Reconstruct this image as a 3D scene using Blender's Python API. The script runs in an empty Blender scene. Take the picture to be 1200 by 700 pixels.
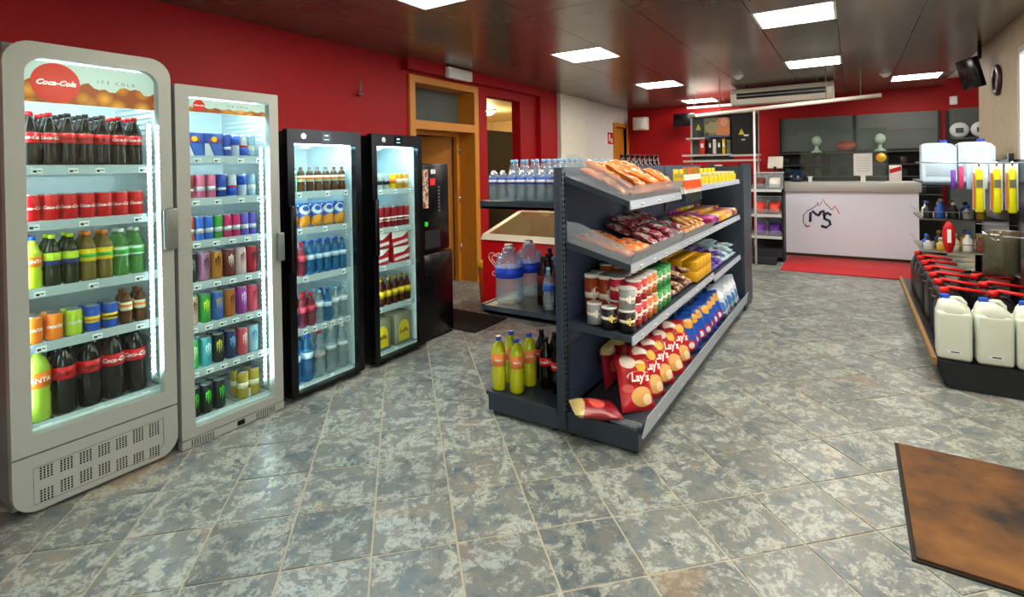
import bpy, bmesh, math, random
from mathutils import Vector, Matrix
random.seed(7)
S = bpy.context.scene
C = S.collection
R = math.radians

# ------------------------------------------------------------------ camera
def make_camera():
    yaw, pitch, roll, F, cy = R(33.0), R(-0.4), R(1.0), 615.0, 201.26
    f = Vector((-math.sin(yaw)*math.cos(pitch), math.cos(yaw)*math.cos(pitch), math.sin(pitch)))
    rt = Vector((math.cos(yaw), math.sin(yaw), 0)); up = rt.cross(f)
    rt2 = rt*math.cos(roll) - up*math.sin(roll); up2 = up*math.cos(roll) + rt*math.sin(roll)
    cd = bpy.data.cameras.new('camera'); co = bpy.data.objects.new('camera', cd); C.objects.link(co)
    m = Matrix((rt2, up2, -f)).transposed().to_4x4(); m.translation = (0, 0, 1.5)
    co.matrix_world = m
    cd.sensor_fit = 'HORIZONTAL'; cd.sensor_width = 36.0
    cd.lens = F/1200*36; cd.shift_y = (cy-350)/1200; cd.clip_start = .05
    S.camera = co
make_camera()

# ------------------------------------------------------------------ world, exposure
W = bpy.data.worlds.new('daylight'); S.world = W; W.use_nodes = True
bg = W.node_tree.nodes['Background']; bg.inputs[0].default_value = (.86, .94, 1, 1); bg.inputs[1].default_value = 7.0
LAMP = 36.0
S.view_settings.view_transform = 'Standard'; S.view_settings.look = 'None'
S.view_settings.exposure = 0.12; S.view_settings.gamma = 1.0
S.view_settings.use_curve_mapping = False

# ------------------------------------------------------------------ materials
def hx(s):
    s = s.lstrip('#'); v = [int(s[i:i+2], 16)/255 for i in (0, 2, 4)]
    return tuple((c/12.92 if c <= .04045 else ((c+.055)/1.055)**2.4) for c in v) + (1,)
MATS = {}
def nt(m): return m.node_tree.nodes, m.node_tree.links
def M(col, rough=.45, metal=0.0, emit=0.0, coat=0.0, spec=.35):
    key = (col, rough, metal, emit, coat, spec)
    if key in MATS: return MATS[key]
    m = bpy.data.materials.new('paint_'+col.strip('#')); m.use_nodes = True
    b = m.node_tree.nodes['Principled BSDF']; c = hx(col)
    b.inputs['Base Color'].default_value = c; b.inputs['Roughness'].default_value = rough
    b.inputs['Metallic'].default_value = metal; b.inputs['Coat Weight'].default_value = coat
    b.inputs['Specular IOR Level'].default_value = spec
    if emit: b.inputs['Emission Color'].default_value = c; b.inputs['Emission Strength'].default_value = emit
    MATS[key] = m; return m
def noisy(name, cols, scale=8, rough=.5, metal=0, detail=4, bump=0.0, coord='Object', pos=None, spec=.5, stretch=None, rnd=False):
    m = bpy.data.materials.new(name); m.use_nodes = True; N, L = nt(m); b = N['Principled BSDF']
    tc = N.new('ShaderNodeTexCoord'); no = N.new('ShaderNodeTexNoise'); cr = N.new('ShaderNodeValToRGB')
    no.inputs['Scale'].default_value = scale; no.inputs['Detail'].default_value = detail; no.inputs['Roughness'].default_value = .62
    src = tc.outputs[coord]
    if stretch:
        mp = N.new('ShaderNodeMapping'); mp.inputs['Scale'].default_value = stretch; L.new(src, mp.inputs[0]); src = mp.outputs[0]
    if rnd:
        oi = N.new('ShaderNodeObjectInfo'); ge = N.new('ShaderNodeNewGeometry'); ad = N.new('ShaderNodeMath'); ml = N.new('ShaderNodeMath'); ml.operation = 'MULTIPLY'
        L.new(oi.outputs['Random'], ad.inputs[0]); L.new(ge.outputs['Random Per Island'], ad.inputs[1]); L.new(ad.outputs[0], ml.inputs[0]); ml.inputs[1].default_value = 57
        va = N.new('ShaderNodeVectorMath'); va.operation = 'ADD'; L.new(src, va.inputs[0]); L.new(ml.outputs[0], va.inputs[1]); src = va.outputs[0]
    L.new(src, no.inputs['Vector']); L.new(no.outputs['Fac'], cr.inputs[0]); L.new(cr.outputs[0], b.inputs['Base Color'])
    el = cr.color_ramp.elements; n = len(cols); pos = pos or [.3+.4*i/(n-1) for i in range(n)]
    while len(el) < n: el.new(.5)
    for i in range(n): el[i].position = pos[i]
    for i in range(n): el[i].color = hx(cols[i])
    b.inputs['Roughness'].default_value = rough; b.inputs['Metallic'].default_value = metal; b.inputs['Specular IOR Level'].default_value = spec
    if bump:
        bp = N.new('ShaderNodeBump'); bp.inputs['Strength'].default_value = bump; bp.inputs['Distance'].default_value = .004
        L.new(no.outputs['Fac'], bp.inputs['Height']); L.new(bp.outputs[0], b.inputs['Normal'])
    return m
def clear(name, tint='#ffffff', body=.0, col='#ffffff', rough=.03, ior=1.45):
    """clear sheet: transparent with a fresnel reflection, and a share of solid body colour"""
    m = bpy.data.materials.new(name); m.use_nodes = True; N, L = nt(m); N.remove(N['Principled BSDF'])
    out = N['Material Output']; t = N.new('ShaderNodeBsdfTransparent'); g = N.new('ShaderNodeBsdfGlossy'); fr = N.new('ShaderNodeFresnel'); mx = N.new('ShaderNodeMixShader')
    t.inputs[0].default_value = hx(tint); g.inputs['Roughness'].default_value = rough; fr.inputs[0].default_value = ior
    base = t.outputs[0]
    if body:
        d = N.new('ShaderNodeBsdfDiffuse'); d.inputs[0].default_value = hx(col); m2 = N.new('ShaderNodeMixShader'); m2.inputs[0].default_value = body
        L.new(t.outputs[0], m2.inputs[1]); L.new(d.outputs[0], m2.inputs[2]); base = m2.outputs[0]
    ge = N.new('ShaderNodeNewGeometry'); mr = N.new('ShaderNodeMapRange'); mr.inputs['To Min'].default_value = ior; mr.inputs['To Max'].default_value = 1/ior   # same reflectance from both faces of the sheet
    L.new(ge.outputs['Backfacing'], mr.inputs[0]); L.new(mr.outputs[0], fr.inputs[0])
    L.new(fr.outputs[0], mx.inputs[0]); L.new(base, mx.inputs[1]); L.new(g.outputs[0], mx.inputs[2]); L.new(mx.outputs[0], out.inputs[0])
    return m
def printed(name, base, blobs, rough=.3, mottle=None, metal=0):
    """flat print: coloured ellipses (cx,cz,rx,rz,colour) in Generated x/z, over a base colour"""
    m = bpy.data.materials.new(name); m.use_nodes = True; N, L = nt(m); b = N['Principled BSDF']; b.inputs['Roughness'].default_value = rough; b.inputs['Metallic'].default_value = metal
    tc = N.new('ShaderNodeTexCoord'); sp = N.new('ShaderNodeSeparateXYZ'); L.new(tc.outputs['Generated'], sp.inputs[0])
    rgb = N.new('ShaderNodeRGB'); rgb.outputs[0].default_value = hx(base); cur = rgb.outputs[0]
    def mth(op, a, bb):
        x = N.new('ShaderNodeMath'); x.operation = op
        for i, v in enumerate((a, bb)):
            if isinstance(v, (int, float)): x.inputs[i].default_value = v
            else: L.new(v, x.inputs[i])
        return x.outputs[0]
    if mottle:
        no = N.new('ShaderNodeTexNoise'); no.inputs['Scale'].default_value = mottle[1]; L.new(tc.outputs['Generated'], no.inputs['Vector'])
        oi = N.new('ShaderNodeObjectInfo'); va = N.new('ShaderNodeVectorMath'); va.operation = 'ADD'; ml = mth('MULTIPLY', oi.outputs['Random'], 31)
        L.new(tc.outputs['Generated'], va.inputs[0]); L.new(ml, va.inputs[1]); L.new(va.outputs[0], no.inputs['Vector'])
        mx = N.new('ShaderNodeMix'); mx.data_type = 'RGBA'; L.new(mth('GREATER_THAN', no.outputs['Fac'], mottle[2]), mx.inputs[0]); L.new(cur, mx.inputs[6]); mx.inputs[7].default_value = hx(mottle[0]); cur = mx.outputs[2]
    for cx, cz, rx, rz, c in blobs:
        dx = mth('DIVIDE', mth('SUBTRACT', sp.outputs[0], cx), rx); dz = mth('DIVIDE', mth('SUBTRACT', sp.outputs[2], cz), rz)
        d = mth('ADD', mth('MULTIPLY', dx, dx), mth('MULTIPLY', dz, dz)); k = mth('LESS_THAN', d, 1.0)
        mx = N.new('ShaderNodeMix'); mx.data_type = 'RGBA'; L.new(k, mx.inputs[0]); L.new(cur, mx.inputs[6]); mx.inputs[7].default_value = hx(c); cur = mx.outputs[2]
    L.new(cur, b.inputs['Base Color']); return m

# ------------------------------------------------------------------ mesh builder
class MB:
    def __init__(s): s.v = []; s.f = []; s.m = []; s.s = []; s.mi = 0; s.T = None
    def add(s, vs, fs, smooth=False, mi=None):
        o = len(s.v)
        s.v += [tuple(s.T @ Vector(p)) if s.T else tuple(p) for p in vs]
        for f in fs: s.f.append([o+i for i in f]); s.m.append(s.mi if mi is None else mi); s.s.append(smooth)
        return s
    def box(s, x0, x1, y0, y1, z0, z1, mi=None):
        vs = [(x, y, z) for z in (z0, z1) for y in (y0, y1) for x in (x0, x1)]
        return s.add(vs, [(0,2,3,1),(4,5,7,6),(0,1,5,4),(2,6,7,3),(0,4,6,2),(1,3,7,5)], False, mi)
    def rbox(s, x0, x1, y0, y1, z0, z1, b=.01, seg=2, mi=None, taper=None):
        bm = bmesh.new(); bmesh.ops.create_cube(bm, size=1)
        for v in bm.verts:
            k = taper if (taper and v.co.z > 0) else 1
            v.co = Vector(((x0+x1)/2+v.co.x*(x1-x0)*k, (y0+y1)/2+v.co.y*(y1-y0)*k, (z0+z1)/2+v.co.z*(z1-z0)))
        bmesh.ops.bevel(bm, geom=bm.edges[:], offset=b, segments=seg, affect='EDGES', profile=.5)
        bm.verts.index_update(); s.add([v.co[:] for v in bm.verts], [[v.index for v in f.verts] for f in bm.faces], True, mi); bm.free(); return s
    def lathe(s, prof, n=14, c=(0,0,0), mi=None, smooth=True, sq=1):
        vs = []; fs = []
        for r, z in prof:
            for k in range(n):
                a = 2*math.pi*k/n; vs.append((c[0]+r*math.sin(a), c[1]-r*math.cos(a)*sq, c[2]+z))
        for i in range(len(prof)-1):
            for k in range(n):
                k2 = (k+1) % n; fs.append((i*n+k, i*n+k2, (i+1)*n+k2, (i+1)*n+k))
        s.add(vs, fs, smooth, mi)
        caps = []
        if prof[0][0] > 1e-4: caps.append(list(range(n))[::-1])
        if prof[-1][0] > 1e-4: caps.append([(len(prof)-1)*n+k for k in range(n)])
        if caps:
            o = len(s.v)-len(vs)
            for cp in caps: s.f.append([o+i for i in cp]); s.m.append(s.mi if mi is None else mi); s.s.append(False)
        return s
    def tube(s, path, r, n=6, mi=None, closed=False):
        P = [Vector(p) for p in path]; vs = []; fs = []; m = len(P); ref = Vector((0, 0, 1))
        for i, p in enumerate(P):
            if closed: t = P[(i+1) % m]-P[i-1]
            else: t = P[min(i+1, m-1)]-P[max(i-1, 0)]
            t.normalize(); a = ref if abs(t.dot(ref)) < .9 else Vector((1, 0, 0)); u = t.cross(a).normalized(); w = t.cross(u)
            for k in range(n):
                g = 2*math.pi*k/n; vs.append(p+u*r*math.cos(g)+w*r*math.sin(g))
        for i in range(m if closed else m-1):
            j = (i+1) % m
            for k in range(n): fs.append((i*n+k, i*n+(k+1) % n, j*n+(k+1) % n, j*n+k))
        if not closed: fs.append(tuple(range(n))); fs.append(tuple((m-1)*n+k for k in range(n))[::-1])
        return s.add(vs, fs, n > 4, mi)
    def prism(s, poly, a, b, axis='y', mi=None, smooth=False):
        """poly of (u,w); extruded from a to b along axis. y: (u->x,w->z); x: (u->y,w->z); z: (u->x,w->y)"""
        def P(u, w, t): return {'y': (u, t, w), 'x': (t, u, w), 'z': (u, w, t)}[axis]
        n = len(poly); vs = [P(u, w, a) for u, w in poly]+[P(u, w, b) for u, w in poly]
        fs = [tuple(range(n)), tuple(range(2*n-1, n-1, -1))]+[(i, n+i, n+(i+1) % n, (i+1) % n) for i in range(n)]
        return s.add(vs, fs, smooth, mi)
    def ring(s, outer, inner, y0, y1, mi=None):
        n = len(outer); vs = []
        for lp, y in ((outer, y0), (inner, y0), (inner, y1), (outer, y1)): vs += [(u, y, w) for u, w in lp]
        fs = []
        for q in range(4):
            a = q*n; b = ((q+1) % 4)*n
            for i in range(n): j = (i+1) % n; fs.append((a+i, a+j, b+j, b+i))
        return s.add(vs, fs, False, mi)
    def mesh(s, name, mats):
        me = bpy.data.meshes.new(name); me.from_pydata(s.v, [], s.f)
        for m in (mats if isinstance(mats, (list, tuple)) else [mats]): me.materials.append(m)
        me.polygons.foreach_set('material_index', s.m); me.polygons.foreach_set('use_smooth', s.s)
        bm = bmesh.new(); bm.from_mesh(me); bmesh.ops.recalc_face_normals(bm, faces=bm.faces); bm.to_mesh(me); bm.free()
        me.update(); return me
def rrect(x0, x1, z0, z1, r, k=6):
    out = []
    for cx, cz, a0 in ((x1-r, z1-r, 0), (x0+r, z1-r, 90), (x0+r, z0+r, 180), (x1-r, z0+r, 270)):
        for i in range(k+1):
            a = R(a0+90*i/k); out.append((cx+r*math.cos(a), cz+r*math.sin(a)))
    return out
def tag(o, label=None, cat=None, group=None, kind=None):
    if label: o['label'] = label
    if cat: o['category'] = cat
    if group: o['group'] = group
    if kind: o['kind'] = kind
    return o
def obj(name, me, parent=None, loc=(0,0,0), rot=(0,0,0), mats=None):
    if isinstance(me, MB): me = me.mesh(name, mats)
    o = bpy.data.objects.new(name, me); C.objects.link(o); o.location = loc; o.rotation_euler = rot
    if parent: o.parent = parent
    return o
def thing(name, label, cat, loc=(0,0,0), rz=0.0, group=None, rot=None):
    o = bpy.data.objects.new(name, None); C.objects.link(o); o.location = loc; o.rotation_euler = rot or (0, 0, rz); o.empty_display_size = .05
    return tag(o, label, cat, group)
def part(parent, name, mb, mats, kind=None, label=None):   # mb authored in world axes; parent unrotated
    o = obj(name, mb, parent, tuple(-c for c in parent.location), mats=mats)
    return tag(o, label, None, None, kind)
def sub(parent, name, mb, mats):                            # child authored in the same frame as its parent mesh
    return obj(name, mb, parent, mats=mats)
def struct(name, mb, mats, parent=None):
    o = obj(name, mb, parent, mats=mats)
    if not parent: o['kind'] = 'structure'
    return o
def lone(name, mb, mats, label, cat, loc=(0,0,0), rot=(0,0,0), group=None):
    return tag(obj(name, mb, None, loc, rot, mats), label, cat, group)
TXT = {}
def text_geo(body, size, shear=0.0, bold=0.0, space=1.0):
    key = (body, size, shear, bold, space)
    if key not in TXT:
        cu = bpy.data.curves.new('lettering', 'FONT'); cu.body = body; cu.size = size; cu.align_x = 'CENTER'; cu.align_y = 'CENTER'
        cu.shear = shear; cu.offset = bold; cu.resolution_u = 2; cu.space_character = space
        to = bpy.data.objects.new('lettering', cu); me = bpy.data.meshes.new_from_object(to)
        TXT[key] = ([v.co[:] for v in me.vertices], [list(p.vertices) for p in me.polygons])
        bpy.data.objects.remove(to); bpy.data.meshes.remove(me); bpy.data.curves.remove(cu)
    return TXT[key]
def text_on(mb, body, size, x=0, y=0, z=0, shear=0.0, bold=0.0, mi=None, wrap=None, sx=1.0, space=1.0):
    """flat lettering facing -y at (x,y,z); wrap=R bends it round a vertical cylinder of that radius about the origin"""
    vs, fs = text_geo(body, size, shear, bold, space)
    if wrap: pts = [(wrap*math.sin((a*sx+x)/wrap), -wrap*math.cos((a*sx+x)/wrap), b+z) for a, b, c in vs]
    else: pts = [(a*sx+x, y, b+z) for a, b, c in vs]
    return mb.add(pts, fs, False, mi)
ORD = 'zeroth first second third fourth fifth sixth seventh eighth ninth tenth eleventh twelfth thirteenth fourteenth fifteenth sixteenth seventeenth eighteenth nineteenth twentieth'.split()
def nth(i): return ORD[i]
# products: kind -> (name, category, words, half width, [(part, mesh, [(subpart, mesh)])])
KIND = {}
def put(kind, loc, rot=(0,0,0), label=None, group=None, scale=None):
    name, cat, words, hw, parts = KIND[kind]
    if len(parts) == 1 and not parts[0][2]:
        o = obj(name, parts[0][1], None, loc, rot); tag(o, label or words, cat, group)
    else:
        o = thing(name, label or words, cat, loc, 0, group, rot)
        for pn, me, subs in parts:
            p = obj(pn, me, o)
            for sn, sm in subs: obj(sn, sm, p)
    if scale: o.scale = scale
    return o

# ------------------------------------------------------------------ common materials
WHITE = M('#eef0ee', .5); GREYM = M('#747a73', .35, .3); SILV = M('#a0a59c', .38, .25); BLACK = M('#0b0b0d', .25); BLACKM = M('#101114', .5)
DARKG = M('#3a4250', .42, .15); TAGB = M('#20242c', .6); CHROME = M('#c9ced0', .2, 1.0); LIDM = M('#c3c7c9', .28, .9)
RED = noisy('red_wall_paint', ['#92060e', '#a00810', '#960710'], 30, .55, bump=.15, spec=.25)
WOOD = noisy('orange_wood', ['#b36a1a', '#cc8426', '#bf771e'], 6, .4, stretch=(12, 12, 1), detail=3)
GLASS = clear('cooler_glass', '#f6fffc', ior=1.35); WGLASS = clear('window_glass'); ACRY = clear('clear_acrylic', '#f4f8fa', .2, '#dfe8ee', .3)

# ================================================================== THE SETTING
GROUT = noisy('grout', ['#a5a08a', '#b5af98'], 20, .8)
def tile_mat():
    m = bpy.data.materials.new('mottled_slate_tile'); m.use_nodes = True; N, L = nt(m); b = N['Principled BSDF']
    tc = N.new('ShaderNodeTexCoord'); oi = N.new('ShaderNodeObjectInfo'); ge = N.new('ShaderNodeNewGeometry')
    ad = N.new('ShaderNodeMath'); L.new(oi.outputs['Random'], ad.inputs[0]); L.new(ge.outputs['Random Per Island'], ad.inputs[1])
    ml = N.new('ShaderNodeMath'); ml.operation = 'MULTIPLY'; ml.inputs[1].default_value = 43.0; L.new(ad.outputs[0], ml.inputs[0])
    va = N.new('ShaderNodeVectorMath'); va.operation = 'ADD'; L.new(tc.outputs['Object'], va.inputs[0]); L.new(ml.outputs[0], va.inputs[1])
    def noise(sc, det, dist=0.0, rough=.6):
        n = N.new('ShaderNodeTexNoise'); n.inputs['Scale'].default_value = sc; n.inputs['Detail'].default_value = det; n.inputs['Distortion'].default_value = dist; n.inputs['Roughness'].default_value = rough
        L.new(va.outputs[0], n.inputs['Vector']); return n
    def ramp(src, stops):
        r = N.new('ShaderNodeValToRGB'); L.new(src, r.inputs[0]); e = r.color_ramp.elements
        while len(e) < len(stops): e.new(.5)
        for i, (p, c) in enumerate(stops): e[i].position = p
        for i, (p, c) in enumerate(stops): e[i].color = hx(c)
        return r
    def mix(f, a, c):
        x = N.new('ShaderNodeMix'); x.data_type = 'RGBA'; L.new(f, x.inputs[0]); L.new(a, x.inputs[6])
        if isinstance(c, str): x.inputs[7].default_value = hx(c)
        else: L.new(c, x.inputs[7])
        return x.outputs[2]
    n1 = noise(8.0, 9, .6, .68); n2 = noise(10, 14, .45, .76); n3 = noise(3.2, 3, .4); n4 = noise(60, 3)
    base = ramp(n1.outputs[0], [(.3, '#3c484b'), (.44, '#596568'), (.54, '#6e7068'), (.7, '#4d5a60')])
    flake = ramp(n2.outputs[0], [(.50, '#000000'), (.528, '#e6e6e6')])
    rust = ramp(n3.outputs[0], [(.60, '#000000'), (.72, '#ffffff')])
    flcol = ramp(n1.outputs[0], [(.35, '#a8a48f'), (.6, '#9ca8a4')])
    n5 = noise(38, 8, .8, .7); brk = ramp(n5.outputs[0], [(.40, '#3a3a3a'), (.52, '#ffffff')]); fm = N.new('ShaderNodeMath'); fm.operation = 'MULTIPLY'; L.new(flake.outputs[0], fm.inputs[0]); L.new(brk.outputs[0], fm.inputs[1])
    c1 = mix(fm.outputs[0], base.outputs[0], flcol.outputs[0]); 
    rm = N.new('ShaderNodeMath'); rm.operation = 'MULTIPLY'; rm.inputs[1].default_value = .4; L.new(rust.outputs[0], rm.inputs[0])
    c2 = mix(rm.outputs[0], c1, '#9a7a52')
    tn = N.new('ShaderNodeMapRange'); tn.inputs['To Min'].default_value = .95; tn.inputs['To Max'].default_value = 1.3
    fr = N.new('ShaderNodeMath'); fr.operation = 'FRACT'; f3 = N.new('ShaderNodeMath'); f3.operation = 'MULTIPLY'; f3.inputs[1].default_value = 7.3
    L.new(ad.outputs[0], f3.inputs[0]); L.new(f3.outputs[0], fr.inputs[0]); L.new(fr.outputs[0], tn.inputs[0])
    mv = N.new('ShaderNodeVectorMath'); mv.operation = 'SCALE'; L.new(c2, mv.inputs[0]); L.new(tn.outputs[0], mv.inputs['Scale'])
    L.new(mv.outputs[0], b.inputs['Base Color'])
    rr = N.new('ShaderNodeMapRange'); rr.inputs['To Min'].default_value = .22; rr.inputs['To Max'].default_value = .42; L.new(n4.outputs[0], rr.inputs[0]); L.new(rr.outputs[0], b.inputs['Roughness'])
    bp = N.new('ShaderNodeBump'); bp.inputs['Strength'].default_value = .25; bp.inputs['Distance'].default_value = .004; L.new(n2.outputs[0], bp.inputs['Height']); L.new(bp.outputs[0], b.inputs['Normal'])
    return m
TILE = tile_mat()
floor = struct('floor', MB().box(-8, 1.5, -2, 11.5, -.1, -.0035), GROUT)
def floor_tiles():
    s = .3335; u0, v0 = -.138, 2.105; q = math.sqrt(.5); cam = S.camera; inv = cam.matrix_world.inverted(); F, cy = 615, 201.26
    def sees(x, y):
        p = inv @ Vector((x, y, 0)); z = -p.z
        if z < .3: return None
        return 600+F*p.x/z, cy-F*p.y/z, z
    near = []; far = []
    for i in range(-40, 40):
        for j in range(-40, 40):
            u = u0+(i+.5)*s; v = v0+(j+.5)*s; x = (u-v)*q; y = (u+v)*q
            if not (-7.8 < x < 1.3 and -1.9 < y < 11.2): continue
            p = sees(x, y); hid = x < -3.15 and y < 3.6 or (-1.85 < x < -1.1 and 2.9 < y < 6) or x > .75 and y > 4.8
            if p and -40 < p[0] < 1240 and p[1] < 740 and not hid: near.append((p[2], x, y))
            else: far.append((x, y))
    near.sort(); far += [(x, y) for _, x, y in near[300:]]
    h = s/2-.004; b = .002
    def geo(mb, x, y):
        c = [(x+(a*h-d*h)*q, y+(a*h+d*h)*q) for a, d in ((-1,-1),(1,-1),(1,1),(-1,1))]
        k = 1-b/h; ci = [(x+(a*h*k-d*h*k)*q, y+(a*h*k+d*h*k)*q) for a, d in ((-1,-1),(1,-1),(1,1),(-1,1))]
        mb.add([(X, Y, -.008) for X, Y in c]+[(X, Y, -.001) for X, Y in c]+[(X, Y, 0) for X, Y in ci], [(0,1,5,4),(1,2,6,5),(2,3,7,6),(3,0,4,7),(4,5,9,8),(5,6,10,9),(6,7,11,10),(7,4,8,11),(8,9,10,11)])
    tm = MB(); geo(tm, 0, 0); me = tm.mesh('floor_tile', TILE)
    for _, x, y in near[:300]: obj('floor_tile', me, floor, (x, y, random.uniform(-.0006, .0006)), (0, 0, random.choice((0, 1, 2, 3))*math.pi/2))
    mb = MB()
    for x, y in far: geo(mb, x, y)
    o = obj('distant_floor_tiles', mb, floor, mats=TILE); o['kind'] = 'stuff'
floor_tiles()

# ceiling of dark metal panels
H = 2.75
CEILM = noisy('dark_ceiling_panel', ['#756d65', '#827a71', '#7b746c'], 2.2, .22, .4, rnd=True)
CSEAM = M('#8d8a84', .4, .5)
ceiling = struct('ceiling', MB().box(-4.35, 1.24, -2.1, 11.5, H+.02, H+.1), CSEAM)
CX = [-4.2, -3.5, -2.8, -2.2, -1.45, -.7, -.1, .5, 1.22]
LIGHTS = {2: [2.5, 5.12, 7.8, 10.35], 5: [-.5, 2.1, 4.78, 7.28], 7: [4.4, 6.95-5, 9.55]}
LSZ = .6
def ceiling_panels():
    for ci in range(len(CX)-1):
        x0, x1 = CX[ci], CX[ci+1]; ys = sorted(LIGHTS.get(ci, [])); cur = -2.0; spans = []
        for y in ys: spans.append((cur, y)); cur = y+LSZ
        spans.append((cur, 11.3))
        for a, b in spans:
            n = max(1, round((b-a)/.62)); d = (b-a)/n
            for k in range(n):
                obj('ceiling_panel', MB().box(-(x1-x0)/2+.004, (x1-x0)/2-.004, -d/2+.0025, d/2-.0025, 0, .02), ceiling, ((x0+x1)/2, a+(k+.5)*d, H+random.uniform(0, .0015)), mats=CEILM)
ceiling_panels()
LIT = M('#fff6ea', .5, emit=LAMP)
def light_label(ci, k):
    d = {(2,0): 'square light panel at the top edge above the black coolers', (2,1): 'square light panel over the near half of the snack gondola', (2,2): 'small-looking light panel second in line behind the gondola row', (2,3): 'farthest light panel in the left row by the red wall',
         (5,2): 'large square light panel at the top right of the ceiling', (5,3): 'light panel directly in front of the air conditioner', (7,2): 'light panel near the television bracket at the far right'}
    d.update({(5,0): 'added fill light panel behind the camera in the middle row', (5,1): 'added fill light panel just above the frame in the middle row', (7,0): 'added unseen fill light panel above the entrance mat by the windows', (7,1): 'added unseen fill light panel above the pale jerrycans by the windows'})  # these panels are out of view, added for interior fill light
    return d[(ci, k)]
for ci, ys in LIGHTS.items():
    for k, y in enumerate(sorted(ys)):
        x0, x1 = CX[ci], CX[ci]+.6; t = thing('ceiling_light', light_label(ci, k), 'light', ((x0+x1)/2, y+.3, H), 0, 'ceiling light panels')
        obj('light_frame', MB().ring(rrect(-.3, .3, -.3, .3, .004, 1), rrect(-.28, .28, -.28, .28, .004, 1), -.002, .018), t, rot=(R(90), 0, 0), loc=(0, 0, 0), mats=WHITE)
        obj('diffuser', MB().box(-.279, .279, -.279, .279, .004, .012), t, mats=LIT)

# walls
XL = -4.2; HW = H+.03
wl = MB(); t_ = XL-.15
for y0, y1, z0, z1 in ((-2, 4.34, 0, HW), (4.34, 5.63, 2.58, HW), (5.63, 5.86, 0, HW), (5.86, 6.72, 2.50, HW), (6.72, 7.9, 0, HW)): wl.box(t_, XL, y0, y1, z0, z1)
struct('wall_left', wl, RED)
CREAM = noisy('cream_wall_paint', ['#d9d5c4', '#e2dece'], 12, .6); PALE = noisy('pale_wall_paint', ['#d8d9d4', '#e3e3de'], 12, .6)
struct('wall_left_rear', MB().box(t_, XL-.02, 9.0, 10.5, 0, HW).box(t_, XL-.02, 10.5, 11.2, 2.4, HW).box(t_, XL-.02, 11.2, 11.45, 0, HW), PALE)
struct('wall_left_pier', MB().box(t_, XL+.06, 7.92, 9.0, 0, HW), CREAM)
struct('trim_1', MB().box(XL, XL+.1, 4.25, 7.45, 2.62, H), RED)
struct('trim_2', MB().box(XL, XL+.08, 7.2, 7.45, 0, 2.62), RED)
SKIRT = noisy('stone_skirting', ['#8d8779', '#a59f90'], 9, .5)
struct('baseboard_left', MB().box(XL, XL+.015, 5.64, 5.85, 0, .12).box(XL, XL+.015, 6.74, 7.19, 0, .12).box(XL, XL+.015, -2, 4.3, 0, .12), SKIRT)
YB = 11.3
struct('wall_back', MB().box(-4.35, 2.6, YB, YB+.15, 0, HW), RED)
struct('wall_front', MB().box(-4.35, 1.5, -2.15, -2, 0, H+.1), CREAM)
BEIGE = noisy('beige_plaster', ['#a89b80', '#b5a88e'], 10, .6)
struct('wall_right', MB().box(1.24, 1.5, 6.42, 8.1, 0, H+.1), BEIGE)
struct('wall_right_header', MB().box(1.24, 1.5, -2, 6.42, 2.5, H+.1), BEIGE)
struct('wall_alcove_back', MB().box(1.25, 2.6, YB, YB+.15, HW, H+.2), RED)
struct('wall_alcove_side', MB().box(2.45, 2.6, 8.1, YB, 0, H+.15), PALE)
struct('wall_alcove_front', MB().box(1.5, 2.6, 7.95, 8.1, 0, H+.15), PALE)
struct('ceiling_alcove', MB().box(1.24, 2.6, 8.1, YB, H+.12, H+.2), PALE)
struct('floor_alcove', MB().box(1.5, 2.6, 7.95, YB, -.1, -.001), GROUT)
# shop windows on the right
FRM = M('#cfd2d2', .4, .3)
struct('wall_right_near', MB().box(1.24, 1.5, -.4, 4.75, 0, 2.5), BEIGE)
for n, (a, b) in enumerate(((4.75, 6.42), (-2, -.4))):
    w = obj(f'window_{n+1}', MB().ring(rrect(a, b, .02, 2.5, .004, 1), rrect(a+.05, b-.05, .08, 2.44, .004, 1), -.04, .04), None, (1.29, 0, 0), (0, 0, R(90)), mats=FRM); w['kind'] = 'structure'
    obj('pane', MB().box(a+.05, b-.05, -.004, .004, .08, 2.44), w, mats=WGLASS)
struct('ground_outside', MB().box(1.5, 14, -12, 18, -.2, -.1), M('#9a9a94', .9))
# wooden door frame with transom, left wall
d = struct('door_1', MB().box(XL-.3, XL+.03, 4.34, 4.43, 0, 2.58).box(XL-.3, XL+.03, 5.54, 5.63, 0, 2.58).box(XL-.3, XL+.03, 4.43, 5.54, 2.5, 2.58).box(XL-.3, XL+.03, 4.43, 5.54, 1.97, 2.07), WOOD)
sub(d, 'door_stop', MB().box(XL-.3, XL-.24, 4.43, 4.47, 0, 1.97).box(XL-.3, XL-.24, 5.49, 5.54, 0, 1.97).box(XL-.3, XL-.24, 4.47, 5.49, 1.93, 1.97), WOOD)
sub(d, 'transom_pane', MB().box(XL-.26, XL-.25, 4.43, 5.54, 2.07, 2.5), M('#595e5c', .12))
lf = MB(); lf.T = Matrix.Translation((XL-.32, 5.52, 0)) @ Matrix.Rotation(R(-58), 4, 'Z'); lf.box(-.04, 0, -1.0, -.02, .01, 1.95)
obj('door_leaf', lf, d, mats=WOOD)
hg = MB()
for z in (.4, 1.05, 1.7): hg.lathe([(.012, 0), (.012, .1)], 8, (XL-.23, 5.53, z))
sub(d, 'hinge', hg, CHROME)
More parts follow.
